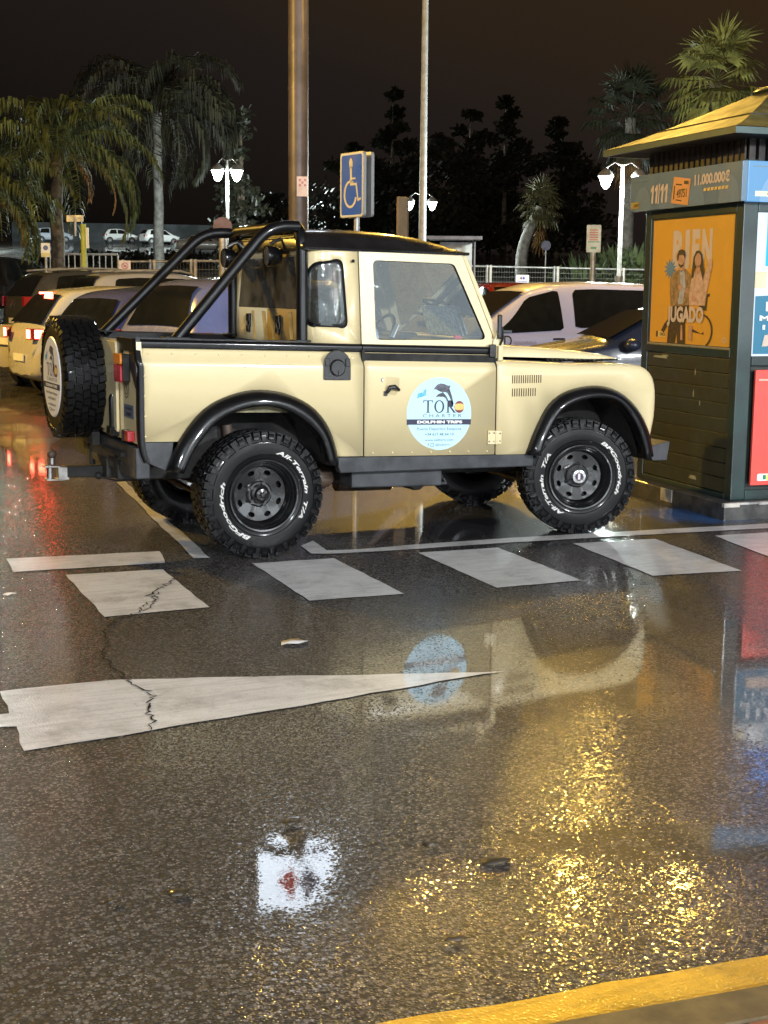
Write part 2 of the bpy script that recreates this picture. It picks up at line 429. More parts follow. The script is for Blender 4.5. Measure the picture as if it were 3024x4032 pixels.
def gsheet(name, polys, mt, z=.004, kind='structure'):
    mb = MB()
    for pl in polys:
        n = len(pl); mb.add([(x, y, z) for x, y in pl], [tuple(range(n))])
    return tag(mb.build(name, mt, smooth=0, merge=False), kind=kind)
def ragged(pl, step=.12, amp=.006):
    o = []
    for i, a in enumerate(pl):
        a = Vector(a); b = Vector(pl[(i+1) % len(pl)]); n = max(1, int((b-a).length/step)); nrm = Vector((-(b-a).y, (b-a).x)).normalized()
        for k in range(n):
            q = a.lerp(b, k/n)
            if k: q = q+nrm*rnd.uniform(-amp, amp)
            o.append((q.x, q.y))
    return o
def PX(*pts): return [tuple(gpt(x, y).xy) for x, y in pts]
zeb = [PX((142, 1243), (352, 1231), (453, 1313), (226, 1334)), PX((545, 1218), (722, 1207), (873, 1284), (668, 1299)),
       PX((903, 1195), (1075, 1184), (1256, 1255), (1074, 1271)), PX((1237, 1175), (1415, 1165), (1602, 1234), (1409, 1245)),
       PX((1544, 1158), (1700, 1149), (1900, 1213), (1710, 1224))]
for zp in zeb:
    gsheet('road_marking', [ragged(zp)], M_WHITE_MARK)
gsheet('road_marking', [ragged(PX((13, 1208), (345, 1192), (357, 1217), (28, 1237)))], M_WHITE_MARK)
gsheet('road_marking', [ragged(PX((650, 1180), (676, 1169), (706, 1190), (770, 1188), (900, 1177), (1100, 1163), (1400, 1146), (1800, 1124), (1800, 1134), (1400, 1156), (1100, 1173), (900, 1187), (720, 1197), (672, 1197)), .2, .005)], M_WHITE_MARK)
gsheet('road_marking', [ragged(PX((250, 1040), (268, 1038), (453, 1206), (418, 1207)), .15, .008)], M_WHITE_MARK)
gsheet('road_marking', [ragged(PX((-60, 1547), (0, 1545), (20, 1543), (0, 1495), (250, 1470), (500, 1464), (700, 1461), (900, 1457), (1089, 1452), (1000, 1465), (700, 1517), (330, 1579), (52, 1624), (36, 1571), (0, 1572), (-60, 1577)), .1, .008)], M_WHITE_MARK)
M_CRACK = mat('crack_dark', (.012, .010, .009), .8, spec=.2)
def crack(pts, wd, seed):
    rr = random.Random(seed); P = [gpt(*p) for p in pts]; P = resample(P, len(P)*7)
    P = [q+Vector((rr.uniform(-.018, .018), rr.uniform(-.018, .018), 0)) for q in P]
    mb = MB(); L = []; Rr = []
    for i, q in enumerate(P):
        t = (P[min(i+1, len(P)-1)]-P[max(i-1, 0)]).normalized(); nn = Vector((-t.y, t.x, 0))*wd*rr.uniform(.3, 1.2)
        L.append(q+nn+Vector((0, 0, .008))); Rr.append(q-nn+Vector((0, 0, .008)))
    mb.loft([L, Rr]); tag(mb.build('pavement_crack', M_CRACK, smooth=0), kind='structure')
crack([(378, 1252), (345, 1274), (318, 1290), (342, 1294), (322, 1316), (298, 1325), (250, 1340)], .006, 1)
crack([(340, 1273), (330, 1300), (300, 1322)], .004, 5)
crack([(250, 1340), (226, 1362), (232, 1388), (222, 1420), (240, 1445), (285, 1478), (318, 1492), (332, 1512), (316, 1530), (325, 1555), (334, 1577)], .006, 2)
# yellow band, kerb stones and brick pavement in the near right corner
band = PX((780, 2224), (835, 2212), (1060, 2178), (1300, 2128), (1500, 2095), (1659, 2068), (1850, 2034), (1850, 2100), (1659, 2136), (1500, 2166), (1300, 2200), (1140, 2226), (1000, 2250))
gsheet('kerb_marking', [ragged(band, .08, .008)], M_YELLOW_MARK, .006)
M_KERB = mat('kerb_concrete', (.12, .085, .038), .7, coat=.15, crough=.3, var=.3, bump=.4, bscale=60)
k = N('brick_paving'); pp = k.pos(); br = k.n('TexBrick'); mpg = k.n('Mapping'); k.put(mpg.inputs[0], pp); mpg.inputs['Rotation'].default_value = (0, 0, R(20)); k.put(br.inputs['Vector'], mpg.outputs[0])
br.inputs['Scale'].default_value = 5; br.inputs['Color1'].default_value = (.22, .07, .035, 1); br.inputs['Color2'].default_value = (.30, .11, .05, 1); br.inputs['Mortar'].default_value = (.05, .04, .035, 1); br.inputs['Mortar Size'].default_value = .03
k.set(col=br.outputs[0], rough=.5, coat=.5, crough=.2, normal=k.bump(br.outputs['Fac'], -.4, .01)); M_BRICK = k.m
kx = [gpt(*p) for p in ((950, 2272), (1140, 2235), (1400, 2188), (1659, 2142), (1900, 2098), (2300, 2025))]
ko = []
for i, q in enumerate(kx):
    t = (kx[min(i+1, 5)]-kx[max(i-1, 0)]).normalized(); ko.append(Vector((t.y, -t.x, 0)))
rk = [[q+Vector((0, 0, -.05)) for q in kx], [q+Vector((0, 0, .085)) for q in kx], [q+n_*.02+Vector((0, 0, .10)) for q, n_ in zip(kx, ko)], [q+n_*.15+Vector((0, 0, .105)) for q, n_ in zip(kx, ko)], [q+n_*.15+Vector((0, 0, .05)) for q, n_ in zip(kx, ko)]]
rk = [[q-Vector((0, 0, .07)) for q in r_] for r_ in rk]
tag(MB().loft(rk).build('kerb', M_KERB, smooth=30), kind='structure')
pv = [[q+n_*.155+Vector((0, 0, .028)) for q, n_ in zip(kx, ko)], [q+n_*4+Vector((0, 0, .03)) for q, n_ in zip(kx, ko)]]
tag(MB().loft(pv).build('pavement', M_BRICK, smooth=0), kind='structure')
# loose leaves and litter on the wet lot
M_LEAF_DEAD = mat('dead_leaf', (.03, .022, .012), .5, coat=.5); M_PAPER = mat('wet_paper', (.55, .53, .5), .5)
def litter(px, py, s, seed, mt, lab, cat, group=None):
    rr = random.Random(seed); c = gpt(px, py); n = 9; mb = MB()
    top = [Vector((c.x+math.cos(2*math.pi*i/n)*s*rr.uniform(.5, 1)*1.3, c.y+math.sin(2*math.pi*i/n)*s*rr.uniform(.4, .9), .008+rr.uniform(0, .010))) for i in range(n)]
    ctr = Vector((c.x, c.y, .02)); mb.add(top+[ctr], [(i, (i+1) % n, n) for i in range(n)])
    tag(mb.build('fallen_leaf' if cat == 'leaf' else 'paper_scrap', mt, smooth=60, solid=.002), lab, cat, group)
for i, (px, py, s, lab) in enumerate([(383, 1937, .030, 'dark fallen leaf on plain asphalt left of the bright puddle'), (931, 1831, .030, 'dark fallen leaf left of the larger leaf pair on asphalt'),
        (1070, 1866, .042, 'largest dark fallen leaf between the two golden glints'), (976, 2037, .030, 'dark fallen leaf nearest the yellow kerb band'),
        (630, 1785, .028, 'dark fallen leaf just beyond the bright puddle'), (245, 1955, .02, 'small dark fallen leaf far left in the foreground')]):
    litter(px, py, s, 20+i, M_LEAF_DEAD, lab, 'leaf', 'fallen leaves on the asphalt')
litter(632, 1392, .075, 40, M_PAPER, 'pale wet paper scrap on asphalt below the rear wheel', 'litter')
litter(22, 1287, .035, 41, M_PAPER, 'small white paper scrap left of the first zebra bar', 'litter')

# ================================================================== THE CREAM PICKUP
SH = .028
def lv(x, y, z): return (x, y, z-SH*(x-.9))          # the body sits nose-down on its springs
def zl(x, z): return z+SH*(x-.9)
M_CREAM = car_paint('cream_paint', (.66, .55, .315), .30, .12)
M_BLACKP = mat('black_paint_gloss', (.012, .012, .013), .28, coat=.8, crough=.06, var=.3)
M_TUBE = mat('black_powdercoat', (.005, .005, .006), .34, spec=.25, coat=.4, crough=.09, var=.3)
M_PLASTIC = mat('black_plastic', (.006, .006, .007), .30, spec=.25, coat=.55, crough=.06, var=.4, bump=.1, bscale=300)
M_GREYBLK = mat('dark_grey_sill', (.030, .033, .038), .55, var=.4, coat=.2, crough=.2, bump=.15, bscale=200)
M_RUBBER = mat('tyre_rubber', (.005, .005, .0055), .45, spec=.18, var=.3, coat=.14, crough=.12, bump=.1, bscale=120)
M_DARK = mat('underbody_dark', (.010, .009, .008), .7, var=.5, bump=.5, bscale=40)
M_RUST = mat('rusty_steel', (.07, .045, .03), .6, var=.5, bump=.4, bscale=60)
M_RIM = mat('rim_black', (.006, .006, .0065), .22, coat=.9, crough=.06, var=.3)
M_WLET = mat('raised_white_letter', (.62, .61, .58), .5, var=.25, vscale=40)
M_CHROME = mat('chrome', (.75, .75, .76), .12, metal=1.0)
M_STEELW = mat('worn_steel', (.45, .43, .40), .35, metal=.9, var=.4)
M_GLASS = glass('cab_glass', (.86, .91, .93), .9, .04)
M_GLASS_D = glass('cab_glass_smoked', (.22, .23, .22), .8, .05)
M_AMBER = mat('amber_lens', (.80, .26, .02), .2, coat=.8); M_REDL = mat('red_lens', (.42, .012, .02), .18, coat=.8)
M_STICK_B = mat('sticker_pale_blue', (.46, .70, .82), .35, var=.03); M_STICK_W = mat('sticker_white', (.80, .78, .76), .35, var=.03)
M_NAVY = mat('ink_navy', (.018, .02, .05), .4); M_INKG = mat('ink_grey', (.12, .17, .22), .4); M_SKYINK = mat('ink_sky_blue', (.08, .38, .66), .4)
M_INKR = mat('ink_dark_red', (.20, .03, .035), .4); M_INKY = mat('ink_yellow', (.78, .52, .16), .4); M_INKW = mat('ink_white', (.85, .84, .84), .4)
M_DOLPH = mat('ink_dolphin', (.10, .10, .13), .4, var=.5, vscale=30)
truck = thing('pickup_truck', 'cream off-road pickup with black roll bar and spare wheel, parked on the wet bay', 'pickup truck')

SPROF = [(.782, 1.268), (.788, 1.245), (.803, 1.215), (.822, 1.192), (.831, 1.176), (.832, 1.160)]
def side_panel(name, x0, x1, low, s, mt=M_CREAM, solid=.012):
    """shoulder strips down to the crease, then one flat face whose lower edge is `low` (from x1 back to x0)"""
    mb = MB(lv); n = 14; xs = [x0+(x1-x0)*i/n for i in range(n+1)]
    mb.loft([[Vector((x, s*y, z)) for x in xs] for y, z in SPROF])
    pts = [(x, 1.160) for x in xs]+list(low)
    mb.poly([(x, s*.832, z) for x, z in pts])
    if x0 < 0:
        for i in range(10): mb.sphere((-.70+i*.148, s*.796, 1.232), .0045, 8, 5)
        for z in (.74, .86, .98, 1.10): mb.sphere((-.735, s*.8335, z), .004, 8, 5)
    else:
        for i in range(7): mb.sphere((.76+i*.14, s*.8335, .622), .004, 8, 5)
    return mb.build(name, mt, truck, smooth=40, solid=solid)
ro = [(-.613, .577), (-.544, .736), (-.412, .907), (-.265, 1.001), (-.056, 1.050), (.156, 1.025), (.342, .934), (.452, .799), (.510, .636), (.520, .561)]
ri = [(-.520, .560), (-.424, .734), (-.276, .883), (-.068, .948), (.113, .934), (.267, .852), (.376, .732), (.430, .569)]
fo = [(1.900, .575), (1.966, .732), (2.070, .902), (2.215, .992), (2.439, 1.025), (2.632, .983), (2.792, .866), (2.898, .700), (2.950, .520)]
fi = [(1.990, .560), (2.005, .639), (2.109, .824), (2.236, .909), (2.422, .942), (2.594, .912), (2.736, .773), (2.821, .607), (2.845, .510)]
L2 = lambda pts: [(x, zl(x, z)) for x, z in pts]
ro, ri, fo, fi = map(L2, (ro, ri, fo, fi))
def mid_arch(o, i, n=24, t=.35):
    A = smooth_curve([(a[0], a[1], 0) for a in o], n); B = smooth_curve([(a[0], a[1], 0) for a in i], n)
    return [(a.lerp(b, t).x, a.lerp(b, t).y) for a, b in zip(A, B)]
ma = mid_arch(ro, ri); low_r = [p for p in reversed(ma) if not (p[0] > 0 and p[1] < .600) and not (p[0] < 0 and p[1] < .708)]
for s in (-1, 1):
    side_panel('rear_quarter_panel', -.760, .692, [(.692, .602), (low_r[0][0], .602)]+low_r+[(low_r[-1][0], .708), (-.760, .708)], s)
    side_panel('door', .702, 1.660, [(1.660, .600), (.702, .600)], s)
    # wheel arch flare
    mb = MB(lv)
    for o, i in ((ro, ri), (fo, fi)):
        n = 34; A = smooth_curve([(a[0], a[1], 0) for a in o], n); B = smooth_curve([(a[0], a[1], 0) for a in i], n)
        prof = [(0, .834), (.02, .846), (.12, .868), (.35, .893), (.62, .908), (.85, .910), (.97, .902), (1.0, .885), (1.0, .80)]
        mb.loft([[Vector((a.lerp(b, t).x, s*y, a.lerp(b, t).y)) for a, b in zip(A, B)] for t, y in prof])
        fl = mb.build('wheel_arch_flare', M_PLASTIC, truck, smooth=50, solid=.006); mb = MB(lv)
# front wings: top line swept over the nose
for s in (-1, 1):
    top = L2([(1.671, 1.208), (2.0, 1.191), (2.272, 1.176), (2.6, 1.172), (2.768, 1.165), (2.850, 1.152), (2.905, 1.125), (2.945, 1.078), (2.967, 1.02), (2.978, .956), (2.978, .87), (2.974, .792), (2.962, .72), (2.949, .661), (2.94, .56)])
    T = [Vector((p[0], p[1], 0)) for p in top]; T = resample(T, 40); rows = []
    for y, d in ((.52, 0), (.74, 0), (.790, .002), (.812, .010), (.826, .026), (.832, .050)):
        row = []
        for i, q in enumerate(T):
            t = (T[min(i+1, 39)]-T[max(i-1, 0)]).normalized(); nn = Vector((t.y, -t.x, 0))   # inwards/down
            p = q+nn*d; row.append(Vector((p.x, s*y, p.y)))
        rows.append(row)
    edge = [(p.x, p.z) for p in rows[-1]]
    mf = mid_arch(fo, fi); mf = [p for p in mf if not (p[0] < 2.2 and p[1] < .600)]
    flat = edge+[(2.93, .57)]+list(reversed(mf))+[(mf[0][0], .598), (1.671, .598)]
    mb = MB(lv).loft(rows); mb.poly([(x, s*.832, z) for x, z in flat])
    wing = mb.build('front_wing', M_CREAM, truck, smooth=42, solid=.010)
    for j, (zc, nn, x0, x1) in enumerate(((1.078, 14, 1.787, 2.008), (.990, 11, 1.788, 1.966))):
        mb = MB(lv)
        for i in range(nn):
            x = x0+(x1-x0)*i/(nn-1); mb.add([(x-.0036, s*.8335, zl(x, zc)-.027), (x+.0036, s*.8335, zl(x, zc)-.027), (x+.0036, s*.8335, zl(x, zc)+.027), (x-.0036, s*.8335, zl(x, zc)+.027)], [(0, 1, 2, 3)])
        mb.build('vent', mat('slot_brown', (.05, .022, .008), .8), wing, smooth=0, merge=False)
# black lower corner plates behind the rear wheels and sills
for s in (-1, 1):
    c = [(-.765, .704), (-.56, .704), (-.585, .52), (-.735, .585)]
    MB(lv).prism([(x, s*.826, z) for x, z in c], (0, -s*.012, 0)).build('lower_corner_panel', M_GREYBLK, truck, smooth=0, bevel=.003)
    c = [(.50, .596), (1.975, .596), (1.975, .512), (.54, .492)]
    MB(lv).prism([(x, s*.822, z) for x, z in c], (0, -s*.07, 0)).build('sill', M_GREYBLK, truck, smooth=0, bevel=.008)
    # waist capping: rounded rail along tub and door
    for x0, x1 in ((-.765, .694), (.701, 1.618)):
        prof = round_poly([(.745, 1.264), (.798, 1.264), (.800, 1.302), (.785, 1.316), (.745, 1.318)], .009, 3)
        mb = MB(lv); mb.loft([[Vector((x, s*y, z)) for y, z in prof] for x in (x0, x1)], True, True)
        mb.build('waist_capping', M_TUBE, truck, smooth=50)
    # dark rail on which the black roof-bar foot sits
    mb = MB(lv); mb.loft([[Vector((x, s*y, z)) for y, z in ((.70, 1.318), (.745, 1.325), (.745, 1.27), (.70, 1.27))] for x in (-.76, .34)], True, True)
    mb.build('tub_top_rail', M_TUBE, truck, smooth=0)
# rear corner cappings
for s in (-1, 1):
    mb = MB(lv)
    path = [(-.777, 1.318), (-.777, 1.19), (-.770, 1.165), (-.768, 1.12), (-.768, .70), (-.74, .585)]
    wv = [.030, .030, .012, .030, .026, .024]; A = smooth_curve([(p[0], p[1], 0) for p in path], 40)
    rings = []
    for i, q in enumerate(A):
        f = 1.0; yo = .795+.041*min(1, max(0, (1.27-q.y)/.10))
        rings.append([Vector((q.x-.004, s*(yo-.06), q.y)), Vector((q.x-.006, s*(yo-.006), q.y)), Vector((q.x+.004, s*(yo+.004), q.y)), Vector((q.x+.030, s*(yo+.003), q.y)), Vector((q.x+.034, s*(yo-.01), q.y))])
    mb.loft(rings); mb.build('corner_capping', M_TUBE, truck, smooth=60)
    mb = MB(lv); mb.prism(round_poly([(-.781, s*.785, 1.318), (-.781, s*.38, 1.318), (-.781, s*.38, 1.16), (-.781, s*.47, 1.14), (-.781, s*.51, 1.24), (-.781, s*.66, 1.24), (-.781, s*.69, 1.13), (-.781, s*.80, 1.02), (-.781, s*.82, 1.1)], .012, 3), (.014, 0, 0))
    mb.build('corner_protector', M_TUBE, truck, smooth=0, bevel=.002)
# rear face, tailgate
MB(lv).prism([(-.772, -.80, 1.30), (-.772, .80, 1.30), (-.772, .825, 1.10), (-.772, .825, .69), (-.772, -.825, .69), (-.772, -.825, 1.10)], (.03, 0, 0)).build('rear_panel', M_CREAM, truck, smooth=0)
tg = MB(lv).prism(rrect(-.40, .72, .40, 1.29, .03), (0, 0, .02)); tg.v = [(-.776-z, x, y) for x, y, z in tg.v]
tg.build('tailgate', M_CREAM, truck, smooth=0, bevel=.006)
MB(lv).tube([(-.79, -.31, .72), (-.80, -.31, .74), (-.80, -.31, .93), (-.79, -.31, .95)], .021, 10).build('tailgate_latch', M_TUBE, truck, smooth=60)
MB(lv).box((-.80, -.30, .73), (.05, .10, .05)).box((-.80, -.36, .72), (.04, .06, .04)).build('tailgate_hinge', M_TUBE, truck, smooth=0, bevel=.004)
MB(lv).tube([(-.785, -.13, 1.06), (-.785, -.25, 1.17)], .006, 6).tube([(-.785, -.13, 1.0), (-.785, -.30, .87)], .004, 6).build('tailgate_stay', M_TUBE, truck)
for s in (-1, 1):
    lamp = MB(lv).prism([(-.776, s*(.50+(y-.5)), z) for y, z in rrect(.515, 1.052, .665, 1.222, .012)], (-.045, 0, 0)).build('tail_lamp', M_DARK, truck, smooth=0, bevel=.004)
    MB(lv).prism([(-.822, s*y, z) for y, z in rrect(.512, 1.158, .668, 1.224, .014)], (-.016, 0, 0)).build('amber_lens', M_AMBER, lamp, smooth=0, bevel=.006)
    MB(lv).prism([(-.822, s*y, z) for y, z in rrect(.512, 1.050, .668, 1.156, .014)], (-.016, 0, 0)).build('red_lens', M_REDL, lamp, smooth=0, bevel=.006)
    MB(lv).prism([(-.776, s*y, z) for y, z in rrect(.655, .700, .745, .765, .008)], (-.045, 0, 0)).build('reflector', M_REDL, truck, smooth=0, bevel=.006)
    MB(lv).box((-.80, s*.63, .73), (.05, .025, .07)).build('lamp_bracket', M_TUBE, truck, smooth=0, bevel=.004)
# maker's plate and half hidden round emblem on the rear face
pl = MB(lv).prism([(-.7735, y, z) for y, z in ((-.505, .915), (-.73, .915), (-.73, .835), (-.505, .835))], (-.003, 0, 0)).build('registration_sticker', mat('plate_slate', (.10, .12, .16), .4), truck, smooth=0)
mb = MB(lv); mb.poly([(-.7785, -.57, .848), (-.7785, -.67, .848), (-.7785, -.67, .868), (-.7785, -.57, .868)])
mb.add([(-.7782, -.53, .885), (-.7782, -.70, .885), (-.7782, -.70, .897), (-.7782, -.53, .897)], [(0, 1, 2, 3)])
mb.build('plate_lettering', M_NAVY, pl, smooth=0, merge=False)
mb = MB(lv)
for r_ in (.062, .045):
    a = arc2(-.565, 1.03, r_, 0, 360, 28, r_*1.3)
    b = arc2(-.565, 1.03, r_-.006, 0, 360, 28, (r_-.006)*1.3); mb.loft([[Vector((-.7745, p[0], p[1])) for p in a], [Vector((-.7745, p[0], p[1])) for p in b]])
mb.add([(-.7745, -.592, 1.06), (-.7745, -.584, 1.062), (-.7745, -.558, 1.0), (-.7745, -.565, .99)], [(0, 1, 2, 3)]); mb.add([(-.7745, -.538, 1.06), (-.7745, -.546, 1.062), (-.7745, -.572, 1.0), (-.7745, -.565, .99)], [(0, 1, 2, 3)])
mb.build('round_emblem', mat('ink_brown', (.06, .03, .015), .5), truck, smooth=0, merge=False)
# crossmember, tow hitch
MB(lv).box((-.745, 0, .575), (.09, 1.62, .19)).build('rear_crossmember', M_GREYBLK, truck, smooth=0, bevel=.01)
MB(lv).box((-.80, -.30, .60), (.03, .5, .03)).box((-.792, -.33, .54), (.012, .34, .03)).build('rear_step_bar', M_DARK, truck, smooth=0, bevel=.004)
MB(lv).box((-.90, .02, .435), (.26, .09, .075)).box((-.76, .02, .47), (.08, .3, .13)).build('tow_bar', M_DARK, truck, smooth=0, bevel=.008)
mb = MB(lv); mb.box((-1.05, .02, .425), (.07, .085, .085)); mb.box((-1.10, .02, .385), (.12, .085, .012)); mb.box((-1.12, .02, .47), (.10, .085, .012)); mb.tube([(-1.13, .02, .385), (-1.13, .02, .48)], .022, 10); mb.tube([(-1.115, .02, .48), (-1.115, .02, .525)], .02, 10)
mb.build('tow_jaw', M_STEELW, truck, smooth=40, bevel=.003)
MB(lv).sphere((-1.115, .02, .548), .031).build('tow_ball', M_RUST, truck, smooth=180)
MB(lv).tube([(-.80, -.06, .44), (-.74, -.12, .42), (-.6, -.18, .43)], .008, 6).tube([(-.86, -.04, .41), (-.72, -.10, .38), (-.58, -.2, .40)], .006, 6).sphere((-.83, -.04, .41), .025).build('trailer_cable', M_DARK, truck)

# tub inside, underbody
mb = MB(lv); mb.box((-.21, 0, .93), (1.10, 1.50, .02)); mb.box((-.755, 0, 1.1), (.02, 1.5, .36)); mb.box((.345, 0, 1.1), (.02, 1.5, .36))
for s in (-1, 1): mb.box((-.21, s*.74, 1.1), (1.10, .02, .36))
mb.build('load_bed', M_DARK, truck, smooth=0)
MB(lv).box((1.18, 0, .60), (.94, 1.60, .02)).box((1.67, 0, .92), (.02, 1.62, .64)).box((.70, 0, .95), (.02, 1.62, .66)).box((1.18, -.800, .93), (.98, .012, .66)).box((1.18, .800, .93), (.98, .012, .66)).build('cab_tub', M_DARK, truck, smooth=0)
for s in (-1, 1):
    for cx, cz, arc in ((0, .40, ri), (2.36, .43, fi)):
        mb = MB(lv); n = 24; B = smooth_curve([(a[0], a[1], 0) for a in arc], n)
        mb.loft([[Vector((q.x, s*.80, q.y)) for q in B], [Vector((q.x, s*.42, q.y+.03)) for q in B]])
        mb.poly([Vector((q.x, s*.42, q.y+.03)) for q in B])
        mb.build('wheel_well', M_DARK, truck, smooth=60, merge=False)
    MB(lv).box((0, s*.775, .99), (.66, .02, .22)).build('arch_inner_panel', mat('arch_grey', (.30, .27, .16), .7, var=.4), truck, smooth=0)
mb = MB(lv)
for s in (-1, 1): mb.box((1.1, s*.36, .50), (3.8, .09, .15))
mb.box((1.25, 0, .46), (.6, .5, .2)); mb.box((1.0, .2, .42), (1.3, .09, .07)); mb.tube([(1.35, -.3, .36), (1.35, .35, .36)], .07, 10)
mb.build('chassis_frame', M_DARK, truck, smooth=30, bevel=.01)
mb = MB(lv); mb.box((.98, -.60, .46), (.66, .30, .15)); mb.box((1.34, -.60, .45), (.03, .03, .16)); mb.box((1.36, -.62, .385), (.10, .05, .02)); mb.build('side_tank', M_GREYBLK, truck, smooth=0, bevel=.03)
mb = MB(lv); mb.tube([(1.5, -.2, .42), (.9, -.28, .37), (.4, -.3, .40), (-.3, -.35, .46)], .03, 8); mb.tube([(.75, -.25, .37), (1.15, -.26, .37)], .075, 12); mb.build('exhaust_pipe', M_RUST, truck, smooth=60)
for X, nm in ((0, 'rear_axle'), (2.36, 'front_axle')):
    mb = MB(); mb.tube([(X, -.66, .395), (X, .66, .395)], .055, 12); mb.sphere((X, .12 if X else -.05, .395), .15)
    mb.tube([(X-.13, -.6, .36), (X-.13, .6, .36)], .018, 8); mb.tube([(X-.22, -.55, .33), (X-.20, .6, .34)], .02, 8)
    for s in (-1, 1): mb.tube([(X-.07, s*.52, .33), (X-.10, s*.46, .80)], .035, 8); mb.tube([(X+.05, s*.42, .42), (X+(.75 if X < 1 else -.75), s*.40, .47)], .03, 8)
    mb.build(nm, M_RUST, truck, smooth=60)
MB(lv).sphere((.50, -.56, .44), .10, s=(1, 1, .8)).build('suspension_bush', M_RUST, truck, smooth=180)
# bumper
MB(lv).prism([(2.985, 0, .628), (3.170, 0, .664), (3.150, 0, .525), (3.02, 0, .525)], (0, .74, 0)).prism([(2.985, -.74, .628), (3.170, -.74, .664), (3.150, -.74, .525), (3.02, -.74, .525)], (0, .739, 0)).build('front_bumper', mat('bumper_grey', (.045, .045, .05), .5, coat=.4, var=.3), truck, smooth=0, bevel=.006)
# grille and headlamps
fp = MB(lv).box((2.955, 0, .92), (.03, 1.30, .52)).build('front_panel', M_CREAM, truck, smooth=0, bevel=.006)
mb = MB(lv)
for i in range(9): mb.box((2.978, 0, .74+i*.045), (.014, .62, .018))
mb.build('grille', M_PLASTIC, truck, smooth=0)
for s in (-1, 1):
    MB(lv).lathe([(0, .03), (.06, .026), (.085, .010), (.095, 0)], 24, Matrix.Translation((2.972, s*.47, .95)) @ Matrix.Rotation(R(90), 4, 'Y')).build('headlight', mat('headlamp_glass', (.6, .62, .62), .08, coat=1), truck, smooth=60)
# bonnet
rows = []
for x, zt in ((1.70, 1.325), (1.84, 1.325), (2.1, 1.316), (2.46, 1.296), (2.65, 1.278), (2.76, 1.258), (2.82, 1.232), (2.85, 1.205)):
    zb = zl(x, 1.2155-.033*(x-1.84)/.98+.002); k_ = max(0, zt-zb)
    rows.append([Vector((x, y*.585, zb+k_*h)) for y, h in ((-1, 0), (-1, .25), (-.995, .58), (-.975, .84), (-.93, .96), (-.8, 1.0), (-.4, 1.03), (0, 1.04), (.4, 1.03), (.8, 1), (.93, .96), (.975, .84), (.995, .58), (1, .25), (1, 0))])
MB(lv).loft(rows).build('bonnet', M_CREAM, truck, smooth=60)
MB(lv).box((2.25, 0, 1.205), (1.22, 1.24, .02)).build('bonnet_seal', M_DARK, truck, smooth=0)
mb = MB(lv)
for i in range(16): mb.box((2.2+i*.038, -.603, zl(2.2+i*.038, 1.183-.00)+.004), (.024, .03, .014))
mb.build('wing_top_tread', M_PLASTIC, truck, smooth=0, bevel=.004)
# bulkhead pillar between door and wing, hinges
for s in (-1, 1):
    MB(lv).box((1.664, s*.79, .89), (.012, .05, .58)).build('bulkhead_pillar', M_DARK, truck, smooth=0)
    MB(lv).prism([(1.665, s*.70, 1.24), (1.735, s*.70, 1.24), (1.735, s*.70, 1.35), (1.69, s*.70, 1.42), (1.655, s*.70, 1.345)], (0, s*.095, 0)).build('windscreen_bracket', M_CREAM, truck, smooth=0, bevel=.006)
    MB(lv).box((1.640, s*.810, 1.29), (.045, .03, .085)).build('hinge_cover', M_BLACKP, truck, smooth=0, bevel=.005)
    h = MB(lv).box((1.700, s*.812, 1.275), (.035, .022, .10)).build('upper_hinge', M_CREAM, truck, smooth=0, bevel=.005)
    mb = MB(lv).box((1.632, s*.838, .715), (.060, .012, .092)).box((1.690, s*.838, .715), (.034, .012, .088)); mb.tube([(1.667, s*.842, .668), (1.667, s*.842, .762)], .010, 8); mb.build('lower_hinge', M_CREAM, truck, smooth=30, bevel=.002)
    mb = MB(lv)
    for x, z in ((1.612, .745), (1.612, .688), (1.648, .745), (1.648, .688), (1.694, .742), (1.694, .690)): mb.sphere((x, s*.845, z), .006, 8, 5)
    mb.build('hinge_bolts', M_STEELW, truck, smooth=180)
    # door mirror seen edge on
    mb = MB(lv); mb.tube([(1.705, s*.80, 1.33), (1.715, s*.815, 1.37), (1.71, s*.815, 1.45)], .008, 6); mb.box((1.755, s*.80, 1.42), (.07, .012, .016)); mb.build('mirror_arm', M_PLASTIC, truck)
    mb = MB(lv); mb.prism([(1.676, s*.800+s*y, z) for y, z in rrect(0, 1.37, .025, 1.53, .010)], (.030, 0, 0)); mb.build('mirror', M_PLASTIC, truck, smooth=0, bevel=.008)
# fuel filler
mb = MB(lv); dome = [(.414, 1.088)]+arc2(.5065, 1.185, .0925, 0, 180, 14, .09)[::-1]+[(.599, 1.088)]
mb.prism([(x, -.833, z) for x, z in round_poly(dome, .006, 2)], (0, -.012, 0)); mb.box((.437, -.850, 1.20), (.03, .01, .05)); mb.box((.576, -.850, 1.20), (.03, .01, .05))
ff = mb.build('fuel_filler', M_BLACKP, truck, smooth=0, bevel=.004)
MB(lv).lathe([(0, .012), (.045, .012), (.055, 0)], 20, Matrix.Translation((.506, -.846, 1.165)) @ Matrix.Rotation(R(90), 4, 'X')).box((.512, -.862, 1.135), (.012, .006, .035)).build('filler_cap', M_BLACKP, ff, smooth=40)
